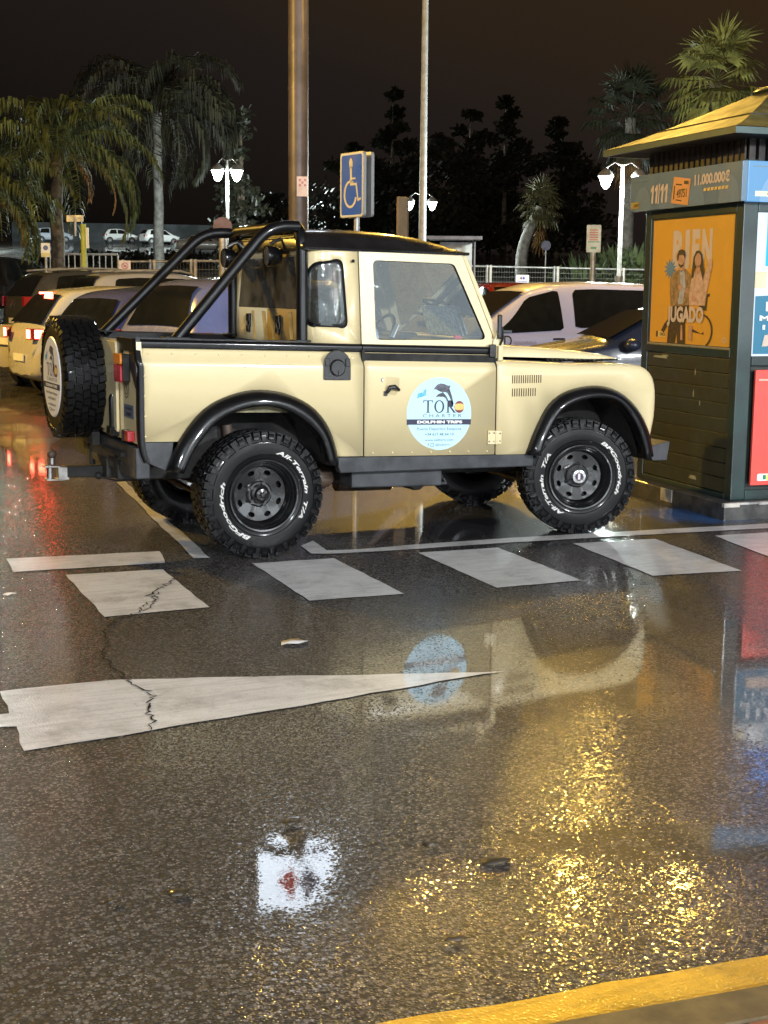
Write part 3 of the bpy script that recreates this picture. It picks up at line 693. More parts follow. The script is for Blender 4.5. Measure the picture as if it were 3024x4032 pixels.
# door handle in its recess
hp = L2([(.850, 1.115), (.946, 1.106), (.944, 1.03), (.920, .992), (.842, 1.003), (.846, 1.02)])
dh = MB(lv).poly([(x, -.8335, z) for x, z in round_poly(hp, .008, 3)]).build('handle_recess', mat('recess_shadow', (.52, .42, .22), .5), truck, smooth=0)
mb = MB(lv); mb.tube([(.852, -.842, 1.010), (.87, -.856, 1.045), (.90, -.862, 1.050), (.938, -.846, 1.028)], .014, 8, radii=[.012, .017, .016, .010]); mb.box((.845, -.838, 1.005), (.022, .012, .03))
mb.build('door_handle', M_BLACKP, truck, smooth=60)
MB(lv).lathe([(0, .008), (.010, .008), (.013, 0)], 14, Matrix.Translation((.826, -.833, 1.090)) @ Matrix.Rotation(R(90), 4, 'X')).build('door_lock', M_STEELW, truck, smooth=40)

# ------------------------------------------------ upper cab
YB, YT, ZB, ZT = .782, .722, 1.29, 1.895
def yside(z): return YB+(YT-YB)*(z-ZB)/(ZT-ZB)
for s in (-1, 1):
    Lp = lambda pts: [(x, zl(x, z)) for x, z in pts]
    outer = [(.704, 1.300), (.704, 1.895), (1.445, 1.912), (1.655, 1.400), (1.655, 1.300)]
    win = round_poly(Lp([(.800, 1.850), (1.386, 1.836), (1.616, 1.342), (.803, 1.346)]), [.035, .03, .045, .035], 5)
    fr = plate(MB(lv), outer, [win], lambda u, v, s=s: (u, s*yside(v), v)).build('door_frame', M_CREAM, truck, smooth=0, solid=.028)
    wb = [Vector((x, 0, z)) for x, z in win]; ctr = sum(wb, Vector())/len(wb)
    MB(lv).poly([(q.x, s*(yside(q.z)-.016), q.z) for q in wb]).build('door_window', M_GLASS, truck, smooth=0)
    mb = MB(lv); a = [Vector((q.x, s*(yside(q.z)+.001), q.z)) for q in wb]; b = [ctr+(q-ctr)*.985 for q in wb]; b = [Vector((q.x, s*(yside(q.z)-.014), q.z)) for q in b]
    mb.loft([a+a[:1], b+b[:1]]); mb.build('window_rubber', M_PLASTIC, truck, smooth=60)
    # A pillar / windscreen side frame
    MB(lv).prism([(1.660, s*.775, 1.40), (1.690, s*.775, 1.33), (1.700, s*.775, 1.40), (1.480, s*.712, 1.915), (1.452, s*.715, 1.912)], (0, -s*.05, 0)).build('windscreen_pillar', M_CREAM, truck, smooth=0, bevel=.004)
# cab back wrapped round both rear corners
RC = .15; XB = .352; XR = .694
us = XR-(XB+RC); ua = us+RC*math.pi/2
def wrap(u, v):
    """u runs from the near door post, round the corner, to the middle of the back; v is height"""
    y = yside(v); ub = y-RC
    def one(uu):
        if uu < us: return (XR-uu, y)
        if uu < ua:
            a = (uu-us)/RC; return (XB+RC-RC*math.sin(a), y-RC+RC*math.cos(a))
        return (XB, y-RC-(uu-ua))
    return one(u)
UM = ua+YB-RC
def wmap(s, d=0.0):
    def f(u, v):
        if u > UM-1e-6: return (XB, 0.0, v)
        x, y = wrap(u, v)
        if d:
            n = Vector((0, 1, 0)) if u < us else (Vector((-math.sin((u-us)/RC), math.cos((u-us)/RC), 0)) if u < ua else Vector((-1, 0, 0)))
            x += n.x*d; y += n.y*d
        return (x, s*y, v)
    return f
cuts = [us*.5]+[us+(ua-us)*i/8 for i in range(9)]
for s in (-1, 1):
    z1, z2 = zl(.42, 1.428), zl(.45, 1.862)
    qw = round_poly([(.085, z1), (.385, z1+.002), (.345, z2-.045), (.105, z2)], [.05, .08, .09, .06], 6)
    rw = [(UM-.62+.0, zl(XB, 1.535)), (UM+.02, zl(XB, 1.535)), (UM+.02, zl(XB, 1.862)), (UM-.55, zl(XB, 1.868))]
    outer = [(0, 1.300), (UM, 1.300), (UM, zl(XB, 1.535)), rw[0], rw[3], (UM, zl(XB, 1.865)), (UM, 1.895), (0, 1.895)]
    plate(MB(lv), outer, [qw], wmap(s), cuts).build('cab_corner_panel', M_CREAM, truck, smooth=40, solid=.012)
    mb = MB(lv); c = Vector((.235, (z1+z2)/2, 0))
    plate(mb, [tuple((c+(Vector((p[0], p[1], 0))-c)*.95).xy) for p in qw], [], wmap(s, -.006), cuts); mb.build('quarter_window', M_GLASS_D, truck, smooth=60)
    A = [wmap(s, .004)(p[0], p[1]) for p in qw]; B = [wmap(s, .006)(*tuple((c+(Vector((p[0], p[1], 0))-c)*.90).xy)) for p in qw]; C = [wmap(s, -.006)(*tuple((c+(Vector((p[0], p[1], 0))-c)*.89).xy)) for p in qw]
    D = [wmap(s, 0)(*tuple((c+(Vector((p[0], p[1], 0))-c)*1.02).xy)) for p in qw]
    mb = MB(lv); mb.loft([[Vector(q) for q in r_]+[Vector(r_[0])] for r_ in (D, A, B, C)]); mb.build('quarter_window_rubber', M_PLASTIC, truck, smooth=60)
MB(lv).poly([(XB+.004, y, z) for y, z in ((-.62+.0, zl(XB, 1.535)), (.62, zl(XB, 1.535)), (.55, zl(XB, 1.868)), (-.55, zl(XB, 1.868)))]).build('rear_window', glass('rear_glass', (.30, .31, .29), 1.1, .17), truck, smooth=0)
# rust stains and slanting shadows painted as streaks on the lower cab back
mb = MB(lv)
for y0, y1, dy in ((.10, .03, -.06), (.30, .25, -.04), (-.05, -.10, -.05), (-.40, -.46, -.03)):
    mb.add([(XB-.0015, y0, 1.50), (XB-.0015, y1, 1.50), (XB-.0015, y1+dy, 1.31), (XB-.0015, y0+dy, 1.31)], [(0, 1, 2, 3)])
mb.build('stain_shadow_streaks', mat('cream_stain_shadow', (.60, .48, .25), .40, coat=.5, var=.3), truck, smooth=0, merge=False)
for yc in (.335, -.235, ):
    mb = MB(lv); mb.box((XB-.012, yc, 1.452), (.02, .062, .055)); mb.box((XB-.012, yc+.010, 1.375), (.018, .05, .045)); mb.box((XB-.010, yc-.026, 1.41), (.012, .012, .05)); mb.box((XB-.010, yc+.030, 1.41), (.012, .012, .05))
    mb.build('rear_latch', M_PLASTIC, truck, smooth=0, bevel=.004)
    MB(lv).box((XB-.008, yc+.002, 1.412), (.008, .038, .035)).build('latch_plate', M_CHROME, truck, smooth=0)
MB(lv).sphere((.655, -.745, 1.835), .011, 10, 6).build('quarter_screw', M_PLASTIC, truck, smooth=180)
# windscreen
MB(lv).poly([(1.672, -.74, 1.37), (1.672, .74, 1.37), (1.470, .69, 1.90), (1.470, -.69, 1.90)]).build('windscreen', M_GLASS, truck, smooth=0)
MB(lv).box((1.68, 0, 1.335), (.05, 1.56, .07)).build('scuttle', M_CREAM, truck, smooth=0, bevel=.01)
# roof
rows = []
for x, hz, sl in ((.318, .0, .02), (.330, .45, .0), (.36, .78, 0), (.45, .93, 0), (.73, 1.0, 0), (1.0, .93, 0), (1.2, .75, 0), (1.35, .46, 0), (1.44, .20, 0), (1.485, .06, 0), (1.500, 0, .0)):
    z0 = 1.908+.012*max(0, (x-.36))/1.1; h = .135*hz; sc = 1 if .32 < x < 1.49 else .985
    rows.append([Vector((x, y*sc, z0+dz+h*hh)) for y, hh, dz in ((-.735, 0, -.012), (-.742, 0, 0), (-.735, 0, .006), (-.712, .10, .006), (-.68, .42, .006), (-.62, .70, .006), (-.5, .88, .006), (-.25, .97, .006), (0, 1, .006), (.25, .97, .006), (.5, .88, .006), (.62, .70, .006), (.68, .42, .006), (.712, .10, .006), (.735, 0, .006), (.742, 0, 0), (.735, 0, -.012))])
MB(lv).loft(rows, False, True).build('roof', M_BLACKP, truck, smooth=35)
MB(lv).box((.91, 0, 1.899), (1.15, 1.42, .012)).build('headlining', mat('headlining', (.42, .42, .40), .8), truck, smooth=0)
# interior
mb = MB(lv); mb.box((1.56, 0, 1.28), (.2, 1.45, .15)); mb.box((1.50, .35, 1.30), (.14, .4, .16)); mb.build('dashboard', mat('dash_black', (.03, .03, .032), .6), truck, smooth=0, bevel=.02)
M_SEAT = N('seat_cover'); vv = M_SEAT.n('TexVoronoi'); vv.inputs['Scale'].default_value = 38; M_SEAT.put(vv.inputs['Vector'], M_SEAT.obj())
M_SEAT.set(col=M_SEAT.mix(M_SEAT.step(M_SEAT.noise(30, 3, .6, M_SEAT.obj()), .48, .56), (.55, .66, .70), (.30, .37, .40)), rough=.8); M_SEAT = M_SEAT.m
for yc in (-.38, .38):
    mb = MB(lv); mb.box((.90, yc, 1.18), (.11, .46, .50), M=Matrix.Rotation(R(-12), 3, 'Y')); mb.box((1.08, yc, .96), (.46, .46, .13)); st = mb.build('seat', M_SEAT, truck, smooth=40, bevel=.04)
    MB(lv).box((.842, yc, 1.52), (.08, .28, .17), M=Matrix.Rotation(R(-10), 3, 'Y')).build('headrest', M_SEAT, st, smooth=40, bevel=.03)
mb = MB(lv); Mw = Matrix.Translation((1.36, .38, 1.33)) @ Matrix.Rotation(R(-62), 4, 'Y'); C = [Mw @ Vector((math.cos(a)*.19, math.sin(a)*.19, 0)) for a in [2*math.pi*i/28 for i in range(29)]]
mb.tube(C, .013, 8, caps=False); mb.tube([Mw @ Vector((0, -.18, 0)), Mw @ Vector((0, .18, 0))], .014, 6); mb.tube([Mw @ Vector((0, 0, 0)), (1.55, .38, 1.22)], .025, 8); mb.build('steering_wheel', M_PLASTIC, truck, smooth=60)
MB(lv).box((1.62, -.12, 1.47), (.012, .52, .20), M=Matrix.Rotation(R(-20), 3, 'Y')).build('windscreen_sunshade', M_SEAT, truck, smooth=0)
MB(lv).box((1.50, -.58, 1.365), (.05, .015, .03)).build('red_dash_tag', mat('tag_red', (.7, .05, .09), .5), truck, smooth=0)
MB(lv).box((1.02, -.60, 1.40), (.008, .05, .09), M=Matrix.Rotation(R(25), 3, 'Y')).build('seatbelt_tag', M_INKW, truck, smooth=0)

# ------------------------------------------------ roll bar
rb = .038
def bend(pts, r, n=6): return [Vector(p) for p in pts[:1]]+[Vector(q) for i in range(1, len(pts)-1) for q in [tuple(Vector(pts[i]).lerp(Vector(pts[i-1]), r/(Vector(pts[i])-Vector(pts[i-1])).length)*(1-t)**2+Vector(pts[i])*2*t*(1-t)+Vector(pts[i]).lerp(Vector(pts[i+1]), r/(Vector(pts[i])-Vector(pts[i+1])).length)*t*t) for t in [k/n for k in range(n+1)]]]+[Vector(pts[-1])]
XP = .342
hoop = bend([(XP, -.66, 1.31), (XP, -.655, 2.040), (XP, .655, 2.040), (XP, .66, 1.31)], .15, 8)
MB(lv).tube(hoop, rb, 16).build('roll_bar_hoop', M_TUBE, truck, smooth=60)
for s in (-1, 1):
    MB(lv).tube(bend([(-.487 if s < 0 else -.60, s*.66, 1.31), (.125, s*.66, 2.028), (XP-.02, s*.64, 2.034)], .13, 8), rb*.95, 16).build('roll_bar_brace', M_TUBE, truck, smooth=60)
    MB(lv).box((XP, s*.66, 1.325), (.13, .11, .012)).build('roll_bar_foot', M_TUBE, truck, smooth=0, bevel=.003)
    MB(lv).box((-.49 if s < 0 else -.6, s*.66, 1.325), (.16, .10, .012)).build('roll_bar_foot', M_TUBE, truck, smooth=0, bevel=.003)
MB(lv).tube([(XP, -.56, 1.97), (XP, .56, 1.97)], .016, 8).build('lamp_rail', M_TUBE, truck, smooth=60)
for yc in (-.33, .52):
    Mx = Matrix.Translation((XP-.09, yc, 1.855)) @ Matrix.Rotation(R(-90), 4, 'Y')
    wl = MB(lv).lathe([(.03, -.075), (.052, -.065), (.064, -.03), (.068, .02), (.064, .03)], 24, Mx).build('work_lamp', M_PLASTIC, truck, smooth=50)
    MB(lv).lathe([(0, .034), (.042, .032), (.062, .026)], 24, Mx).build('lamp_lens', mat('worklamp_glass', (.07, .07, .075), .1, coat=1), wl, smooth=60)
    MB(lv).tube([(XP-.09, yc, 1.93), (XP-.05, yc, 1.955), (XP, yc, 1.97)], .012, 8).build('lamp_stalk', M_STEELW, wl, smooth=60)

# ------------------------------------------------ wheels
def make_wheel(root, texts, hub_chrome=False, spare=False):
    """axis along local Y, outer face towards -Y"""
    tb = MB()
    RR, HW = .388, .128
    prof = [(.205, -.085), (.215, -.110), (.235, -.124), (.27, -.131), (.32, -.129), (.352, -.122), (.372, -.110), (.378, -.085), (.380, 0), (.378, .085), (.372, .110), (.352, .122), (.31, .129), (.26, .128), (.22, .110), (.205, .085)]
    M0 = Matrix.Rotation(R(90), 4, 'X')           # local Z -> -Y
    tb.lathe([(r_, -h) for r_, h in prof], 96, M0)
    NB = 46
    for row, (yc, wd, off) in enumerate(((-.098, .046, 0), (-.050, .040, .5), (0, .042, .1), (.050, .040, .6), (.098, .046, .3))):
        for i in range(NB):
            a0 = 2*math.pi*(i+off)/NB; da = 2*math.pi/NB*.39; edge = abs(yc) > .09
            jag = .006*((i*7+row*3) % 3-1)
            ri_, ro_ = .366, (.396 if edge else .399)
            q = []
            for rr in (ri_, ro_):
                for (sa, sy) in ((-1, -1), (1, -1), (1, 1), (-1, 1)):
                    skew = .25*sy*(1 if row % 2 else -1)
                    a = a0+da*(sa*(.96 if rr == ro_ else 1.05)+skew); y = yc+jag+sy*wd/2*(.94 if rr == ro_ else 1.02)
                    q.append((rr*math.sin(a), y, rr*math.cos(a)))
            tb.add(q, [(4, 5, 6, 7), (0, 1, 5, 4), (1, 2, 6, 5), (2, 3, 7, 6), (3, 0, 4, 7)])
            if edge:                               # lugs reaching down the sidewall
                sg = -1 if yc < 0 else 1; ln = .028 if i % 2 else .048; w_ = da*.85
                q = []
                for rr, yy in ((.394, .112), (.380, .126), (.380-ln*.6, .132), (.380-ln, .1335)):
                    for sa in (-1, 1): a = a0+w_*sa*(1 if i % 2 else .8); q.append((rr*math.sin(a), sg*yy, rr*math.cos(a)))
                for rr, yy in ((.380-ln, .120),):
                    for sa in (-1, 1): a = a0+w_*sa; q.append((rr*math.sin(a), sg*yy, rr*math.cos(a)))
                tb.add(q, [(0, 1, 3, 2), (2, 3, 5, 4), (4, 5, 7, 6), (6, 7, 9, 8), (0, 2, 4, 6, 8), (1, 9, 7, 5, 3)])
    for r_ in (.255, .335): tb.lathe([(r_-.003, .1302 if r_ < .3 else .127), (r_, .1335 if r_ < .3 else .1305), (r_+.003, .1302 if r_ < .3 else .127)], 72, M0)
    tyre = tb.build('tyre', M_RUBBER, root, smooth=30, loc=(0, 0, 0), merge=False)
    rm = MB()
    rm.lathe([(.232, .126), (.226, .134), (.216, .132), (.208, .118), (.203, .104), (.198, .108), (.193, .098), (.187, .084), (.182, .088), (.177, .076), (.176, .058), (.175, .036), (.172, .038), (.166, .044)], 72, M0)
    # dish with ten oval openings: plate cut in (angle, radius)
    inner, outer_ = .084, .170
    hz = lambda r_: .030+.014*(r_-.084)/.086
    pm = MB()
    NH = 8
    circ = lambda r_, n: [(r_*math.cos(2*math.pi*i/n), r_*math.sin(2*math.pi*i/n)) for i in range(n)]
    holes = [circ(inner, 40)]
    for i in range(NH):
        a = 2*math.pi*(i+.5)/NH; c = Vector((math.cos(a), math.sin(a)))*.139; t = Vector((-math.sin(a), math.cos(a)))
        holes.append([tuple(c+t*.023*math.cos(2*math.pi*k_/14)+c.normalized()*.0155*math.sin(2*math.pi*k_/14)) for k_ in range(14)])
    plate(rm, circ(outer_, 72), holes, lambda u, v: (u, -hz(math.hypot(u, v)), v))
    rm.lathe([(inner, .030), (.082, .040), (.074, .046), (.062, .046), (.058, .040), (.0, .040)], 40, M0)
    rm.lathe([(.175, -.02), (.10, -.03), (0, -.03)], 40, M0, 0)
    rim = rm.build('rim', M_RIM, root, smooth=35, loc=(0, 0, 0))
    nb = MB()
    for i in range(5):
        a = 2*math.pi*i/5+.3; nb.tube([(.080*math.sin(a)*.88, -.040, .080*math.cos(a)*.88), (.080*math.sin(a)*.88, -.066, .080*math.cos(a)*.88)], .0125, 6)
    nb.build('wheel_nuts', M_STEELW if False else M_RIM, root, smooth=0, loc=(0, 0, 0))
    hb = MB()
    if hub_chrome: hb.lathe([(.052, .030), (.052, .085), (.046, .096), (.030, .098), (.028, .090), (0, .090)], 28, M0)
    else: hb.lathe([(.060, .030), (.058, .066), (.045, .072), (.036, .090), (.018, .094), (.012, .108), (0, .109)], 28, M0)
    hb.build('hub_cap', M_CHROME if hub_chrome else M_RIM, root, smooth=35, loc=(0, 0, 0))
    if hub_chrome:
        MB().lathe([(0, .0915), (.027, .0915)], 24, M0).build('hub_centre', M_NAVY, root, smooth=0, loc=(0, 0, 0))
        MB().box((0, -.0935, 0), (.016, .004, .042)).build('hub_mark', mat('mark_pink', (.7, .55, .55), .4), root, smooth=0, loc=(0, 0, 0))
    if texts:
        lb = MB()
        for s, a0, a1 in texts:
            vs, fs = fit_text(s, 0, 1, 0, 1, shear=.25, bold=.035)
            hb_ = .026
            pts = []
            for x, y in vs:
                a = R(a0+(a1-a0)*x); r_ = .268+hb_*y*(1.0)
                pts.append((r_*math.sin(a), -.1345+(.0012 if r_ > .29 else 0), r_*math.cos(a)))
            lb.add(pts, fs)
        lb.build('tyre_lettering', M_WLET, root, smooth=0, loc=(0, 0, 0), merge=False)
    return root
# clockwise angles from the top as seen from outside; seen from -Y local x points right
w1 = make_wheel(empty_part('wheel', truck, (0, -.750, .396)), [('BFGoodrich', 200, 290), ('All-Terrain  T/A', 16, 124)])
w2 = make_wheel(empty_part('wheel', truck, (2.36, -.750, .396), (0, 0, R(-16))), [('BFGoodrich', 30, 116), ('All-Terrain  T/A', 204, 307)], True)
for x, rz_ in ((0, 180), (2.36, 164)):
    src = w1
    c = src.copy(); COL.objects.link(c); c.parent = truck; c.location = (x, .750, .396); c.rotation_euler = (0, 0, R(rz_))
    for ch in src.children:
        d = ch.copy(); COL.objects.link(d); d.parent = c
# spare on the back: outer face to -X
sp = make_wheel(empty_part('spare_wheel', truck, (-.925, .215, 1.085), (0, 0, R(-90))), None)
mb = MB(); mb.lathe([(.0, .1375), (.20, .1375), (.255, .1355), (.262, .130)], 48, Matrix.Rotation(R(90), 4, 'X')); mb.build('cover_disc', M_STICK_W, sp, smooth=30, loc=(0, 0, 0))
MB(lv).box((-.80, .215, 1.05), (.06, .3, .3)).build('spare_bracket', M_DARK, truck, smooth=0, bevel=.01)
MB(lv).prism([(-.80, .02, .60), (-.80, .62, .60), (-.80, .62, .705), (-.80, .02, .69)], (-.05, 0, 0)).build('number_plate_holder', M_DARK, truck, smooth=0, bevel=.004)

# ------------------------------------------------ the charter logo (door sticker, spare cover)
def toro_glyphs():
    """hand drawn serif capitals, unit height, each (verts, faces)"""
    g = {}
    T = [(0, 1), (.78, 1), (.80, .78), (.76, .78), (.72, .92), (.46, .94), (.46, .06), (.56, .03), (.56, 0), (.22, 0), (.22, .03), (.32, .06), (.32, .94), (.06, .92), (.02, .78), (-.02, .78)]
    g['T'] = [T]
    o = arc2(.42, .5, .42, 0, 360, 28, .52); i = arc2(.42, .5, .27, 0, 360, 28, .44)
    g['O'] = [('ring', o, i)]
    Rr = [(0, 0), (.30, 0), (.30, .03), (.21, .06), (.21, .47), (.27, .47), (.60, .0), (.82, 0), (.82, .03), (.74, .07), (.42, .49), (.55, .56), (.60, .74), (.54, .92), (.40, 1), (0, 1), (0, .97), (.09, .94), (.09, .06), (0, .03)]
    g['R'] = [Rr]; return g
def logo(k, sub):
    """lay the printing out in a unit disc (radius 1); k(x, y, layer) maps to 3-D, sub(name, mesh builder, material)"""
    G = toro_glyphs(); ink = MB()
    def shape(mb, pts, lay=1): mb.poly([k(x, y, lay) for x, y in pts])
    def ring(mb, a, b, lay=1): mb.loft([[Vector(k(x, y, lay)) for x, y in a], [Vector(k(x, y, lay)) for x, y in b]])
    x = -.50
    for ch, w_ in (('T', .34), ('O', .37), ('R', .30)):
        for gl in G[ch]:
            if gl[0] == 'ring': ring(ink, [(x+p[0]*.37, .03+p[1]*.34) for p in gl[1]], [(x+p[0]*.37, .03+p[1]*.34) for p in gl[2]])
            else: shape(ink, [(x+p[0]*.38, .03+p[1]*.34) for p in gl])
        x += w_
    band = [(-.998, -.30), (-.998, -.15), (.995, -.15), (.99, -.30)]
    shape(ink, band)
    sub('logo_capitals', ink, M_NAVY)
    fl = MB(); cx, cy, r_ = .62, .19, .155
    fl.loft([[Vector(k(cx+r_*math.cos(a), cy+r_*math.sin(a)*1.08, 1)) for a in [2*math.pi*i/28 for i in range(29)]], [Vector(k(cx, cy, 1)) for i in range(29)]])
    sub('ball_dark', fl, M_INKR)
    fy = MB(); shape(fy, [(cx-r_*.92, cy-.06), (cx-.07, cy-.085), (cx+.07, cy-.085), (cx+r_*.92, cy-.06), (cx+r_*1.05, cy), (cx+r_*.92, cy+.07), (cx+.06, cy+.095), (cx-.06, cy+.095), (cx-r_*.92, cy+.07)], 2); sub('ball_stripe', fy, M_INKY)
    t2 = MB(); vs, fs = fit_text('C H A R T E R', -.51, .70, -.10, -.005, bold=.012); t2.add([k(a, b, 1) for a, b in vs], fs)
    for s, x0, x1, y0, y1, bo in (('Puerto Deportivo Estepona', -.68, .69, -.475, -.375, .012), ('+34 617 48 64 10', -.44, .46, -.605, -.525, .02), ('www.sailtoro.com', -.44, .45, -.755, -.685, .01), ('f', -.35, -.31, -.90, -.81, .03), ('@sailtoro', -.11, .34, -.90, -.82, .01)):
        vs, fs = fit_text(s, x0, x1, y0, y1, bold=bo); t2.add([k(a, b, 1) for a, b in vs], fs)
    ring(t2, [(-.26, -.91), (-.16, -.91), (-.16, -.81), (-.26, -.81), (-.26, -.91)], [(-.245, -.895), (-.175, -.895), (-.175, -.825), (-.245, -.825), (-.245, -.895)])
    sub('logo_small_print', t2, M_INKG)
    t3 = MB(); vs, fs = fit_text('DOLPHIN TRIPS', -.68, .72, -.265, -.185, bold=.05); t3.add([k(a, b, 2) for a, b in vs], fs); sub('band_lettering', t3, M_INKW)
    t4 = MB(); vs, fs = text2d('sail', .22, .45, .01)
    t4.add([k(-.56+a*math.cos(.28)-b*math.sin(.28), .47+a*math.sin(.28)+b*math.cos(.28), 1) for a, b in vs], fs); sub('script_word', t4, M_SKYINK)
    d = MB()
    big = [(-.195, .665), (-.15, .72), (-.08, .80), (.02, .835), (.12, .825), (.22, .790), (.28, .775), (.335, .785), (.32, .74), (.305, .69), (.35, .58), (.39, .47), (.42, .36), (.435, .27), (.40, .25), (.44, .19), (.40, .20), (.36, .16), (.385, .24), (.355, .36), (.30, .48), (.235, .575), (.17, .60), (.12, .595), (.05, .60), (-.02, .625), (-.09, .66), (-.13, .675)]
    shape(d, big)
    sm = [(-.12, .44), (-.09, .50), (-.03, .55), (.06, .575), (.10, .60), (.13, .565), (.20, .50), (.25, .42), (.27, .36), (.24, .35), (.255, .33), (.225, .36), (.18, .43), (.11, .47), (.03, .465), (-.05, .475)]
    shape(d, sm, 2); shape(d, [(.04, .60), (.02, .66), (.10, .63)], 2)
    sub('dolphin_picture', d, M_DOLPH)
scx, scz, sr = 1.238, zl(1.238, .864), .238
st = MB(lv); st.poly([(scx+sr*math.cos(a), -.8340, scz+sr*math.sin(a)*(1.0 if not (3.6 < a < 4.6) else .985)) for a in [2*math.pi*i/64 for i in range(64)]])
st = st.build('door_sticker', M_STICK_B, truck, smooth=0)
logo(lambda x, y, l: lv(scx+x*sr, -.8340-.0006*l, scz+y*sr), lambda n, mb, mt: mb.build(n, mt, st, smooth=0, merge=False))
logo(lambda x, y, l: (x*.245, -.1378-.0010*l, y*.245), lambda n, mb, mt: mb.build('cover_'+n, mt, sp, smooth=0, merge=False, loc=(0, 0, 0)))

# ================================================================== TICKET KIOSK
M_KGREEN = mat('kiosk_green_paint', (.012, .032, .030), .32, coat=.6, crough=.1, var=.35, vscale=3)
M_KPANEL = mat('kiosk_panel_green', (.016, .024, .018), .42, coat=.4, crough=.15, var=.4, vscale=4)
M_EAVE = mat('eave_brown', (.025, .017, .012), .6, var=.4)
M_ROOFK = mat('kiosk_roof_sheet', (.15, .125, .042), .48, var=.35, vscale=5, spec=.25, coat=.08, crough=.3)
M_EDGE = mat('roof_edge_green', (.035, .075, .065), .4, coat=.4)
M_STONE = mat('plinth_stone', (.05, .047, .044), .6, var=.5, coat=.5, crough=.15, bump=.5, bscale=30)
M_CHIP = mat('chipped_plaster', (.50, .46, .40), .7, var=.4)
KC = Vector((3.776, -.694, 0)); KL = Vector((.115, .9934, 0)); KR = Vector((.9934, -.115, 0))
AL, BR = 1.44, 1.75
kiosk = thing('ticket_kiosk', 'dark green lottery kiosk with yellow-lit roof, orange poster and red panel, right of the pickup', 'kiosk')
def K(a, b, z): return KC + KL*a + KR*b + Vector((0, 0, z))
def kbox(mb, a0, a1, b0, b1, z0, z1, mi=0):
    vs = [K(a, b, z) for a in (a0, a1) for b in (b0, b1) for z in (z0, z1)]
    mb.add(vs, [(0, 1, 3, 2), (4, 6, 7, 5), (0, 4, 5, 1), (2, 3, 7, 6), (0, 2, 6, 4), (1, 5, 7, 3)], mi); return mb
mb = kbox(MB(), -.13, AL+.13, -.13, BR+.13, -.05, .125); mb.build('plinth', M_STONE, kiosk, smooth=0, bevel=.012)
kbox(MB(), .62, .80, -.134, -.12, .02, .122).build('plinth_bare_patch', M_CHIP, kiosk, smooth=0, bevel=.004); kbox(MB(), -.135, -.10, -.134, .0, .095, .127).build('plinth_chipped_edge', M_CHIP, kiosk, smooth=0, bevel=.004)
mb = MB(); rr_ = random.Random(3)
for i in range(9):
    b0 = .0+i*.08; kbox(mb, -.134-rr_.uniform(0, .012), -.10, b0, b0+.078, .108+rr_.uniform(0, .010), .128)
mb.build('plinth_painted_lip', mat('lip_white', (.45, .44, .42), .6, var=.4), kiosk, smooth=0)
# body: core, corner posts, lower boards, sills
kbox(MB(), .05, AL-.05, .05, BR-.05, .12, 1.18).build('lower_wall', M_KPANEL, kiosk, smooth=0)
kbox(MB(), .05, AL-.05, .05, BR-.05, 2.30, 2.95).build('upper_wall', M_EAVE, kiosk, smooth=0)
mb = MB()
for i in range(9): kbox(mb, .10, AL-.10, .010, .05, .17+i*.112, .17+i*.112+.108)
mb.build('lower_boards', M_KPANEL, kiosk, smooth=0, bevel=.003)
mb = MB()
for a, b, d in ((.62, 0, .003), (.60, 0, .003), (.50, 0, .003)):
    pass
for (a, z, h) in ((.585, 1.03, .055), (.60, .86, .060), (.50, .80, .045)):
    pts = [(a-.006, z), (a+.005, z-.004), (a+.008, z+h*.5), (a+.001, z+h), (a-.007, z+h*.6)]; mb.poly([K(p, .0085, q) for p, q in pts])
for (a0, a1, z0, z1) in ((1.02, 1.25, 1.135, 1.155), (1.0, 1.12, 1.15, 1.165), (.50, .62, .215, .245)):
    mb.poly([K(a0, .0085, z0), K(a1, .0085, z0+.004), K(a1-.03, .0085, z1), K(a0+.02, .0085, z1)])
mb.build('paint_chips', mat('chip_bare', (.30, .30, .20), .6), kiosk, smooth=0, merge=False)
for a, b in ((0, 0), (AL, 0), (0, BR), (AL, BR)):
    sa = 1 if a == 0 else -1; sb_ = 1 if b == 0 else -1
    mb = MB(); kbox(mb, a, a+sa*.095, b, b+sb_*.125, .125, 2.62); mb.build('corner_post', M_KGREEN, kiosk, smooth=0, bevel=.008)
for q_ in ((.095, AL-.095, .0, .06, .125, .165), (.095, AL-.095, -.006, .06, 1.185, 1.245), (.095, AL-.095, .0, .06, 2.245, 2.34), (0.0, .06, .125, BR-.125, .125, .20), (-.004, .06, .125, BR-.125, 1.13, 1.20), (0.0, .06, .125, BR-.125, 2.245, 2.34)):
    kbox(MB(), *q_).build('frame_rail', M_KGREEN, kiosk, smooth=0, bevel=.005)
# left poster
PX0, PX1, PZ0, PZ1 = .115, AL-.115, 1.262, 2.238
M_PY = mat('poster_yellow', (.72, .35, .035), .4, coat=.3, var=.06, vscale=2)
post = kbox(MB(), PX0, PX1, .012, .04, PZ0, PZ1).build('left_poster', M_PY, kiosk, smooth=0)
mb = MB()
for (a0, a1, z0, z1) in ((PX0-.02, PX1+.02, PZ0-.018, PZ0), (PX0-.02, PX1+.02, PZ1, PZ1+.018), (PX0-.02, PX0, PZ0, PZ1), (PX1, PX1+.02, PZ0, PZ1)): kbox(mb, a0, a1, .004, .03, z0, z1)
mb.build('poster_frame', M_KGREEN, kiosk, smooth=0)
mb = MB(); kbox(mb, PX0-.01, PX1+.01, .000, .004, PZ0-.016, PZ0-.004); mb.build('poster_sill', mat('sill_metal', (.35, .33, .28), .4, metal=.5), kiosk, smooth=0)
def PP(x, y, l=1): return K(PX1-x*(PX1-PX0), .012-.0012*l, PZ0+y*(PZ1-PZ0))
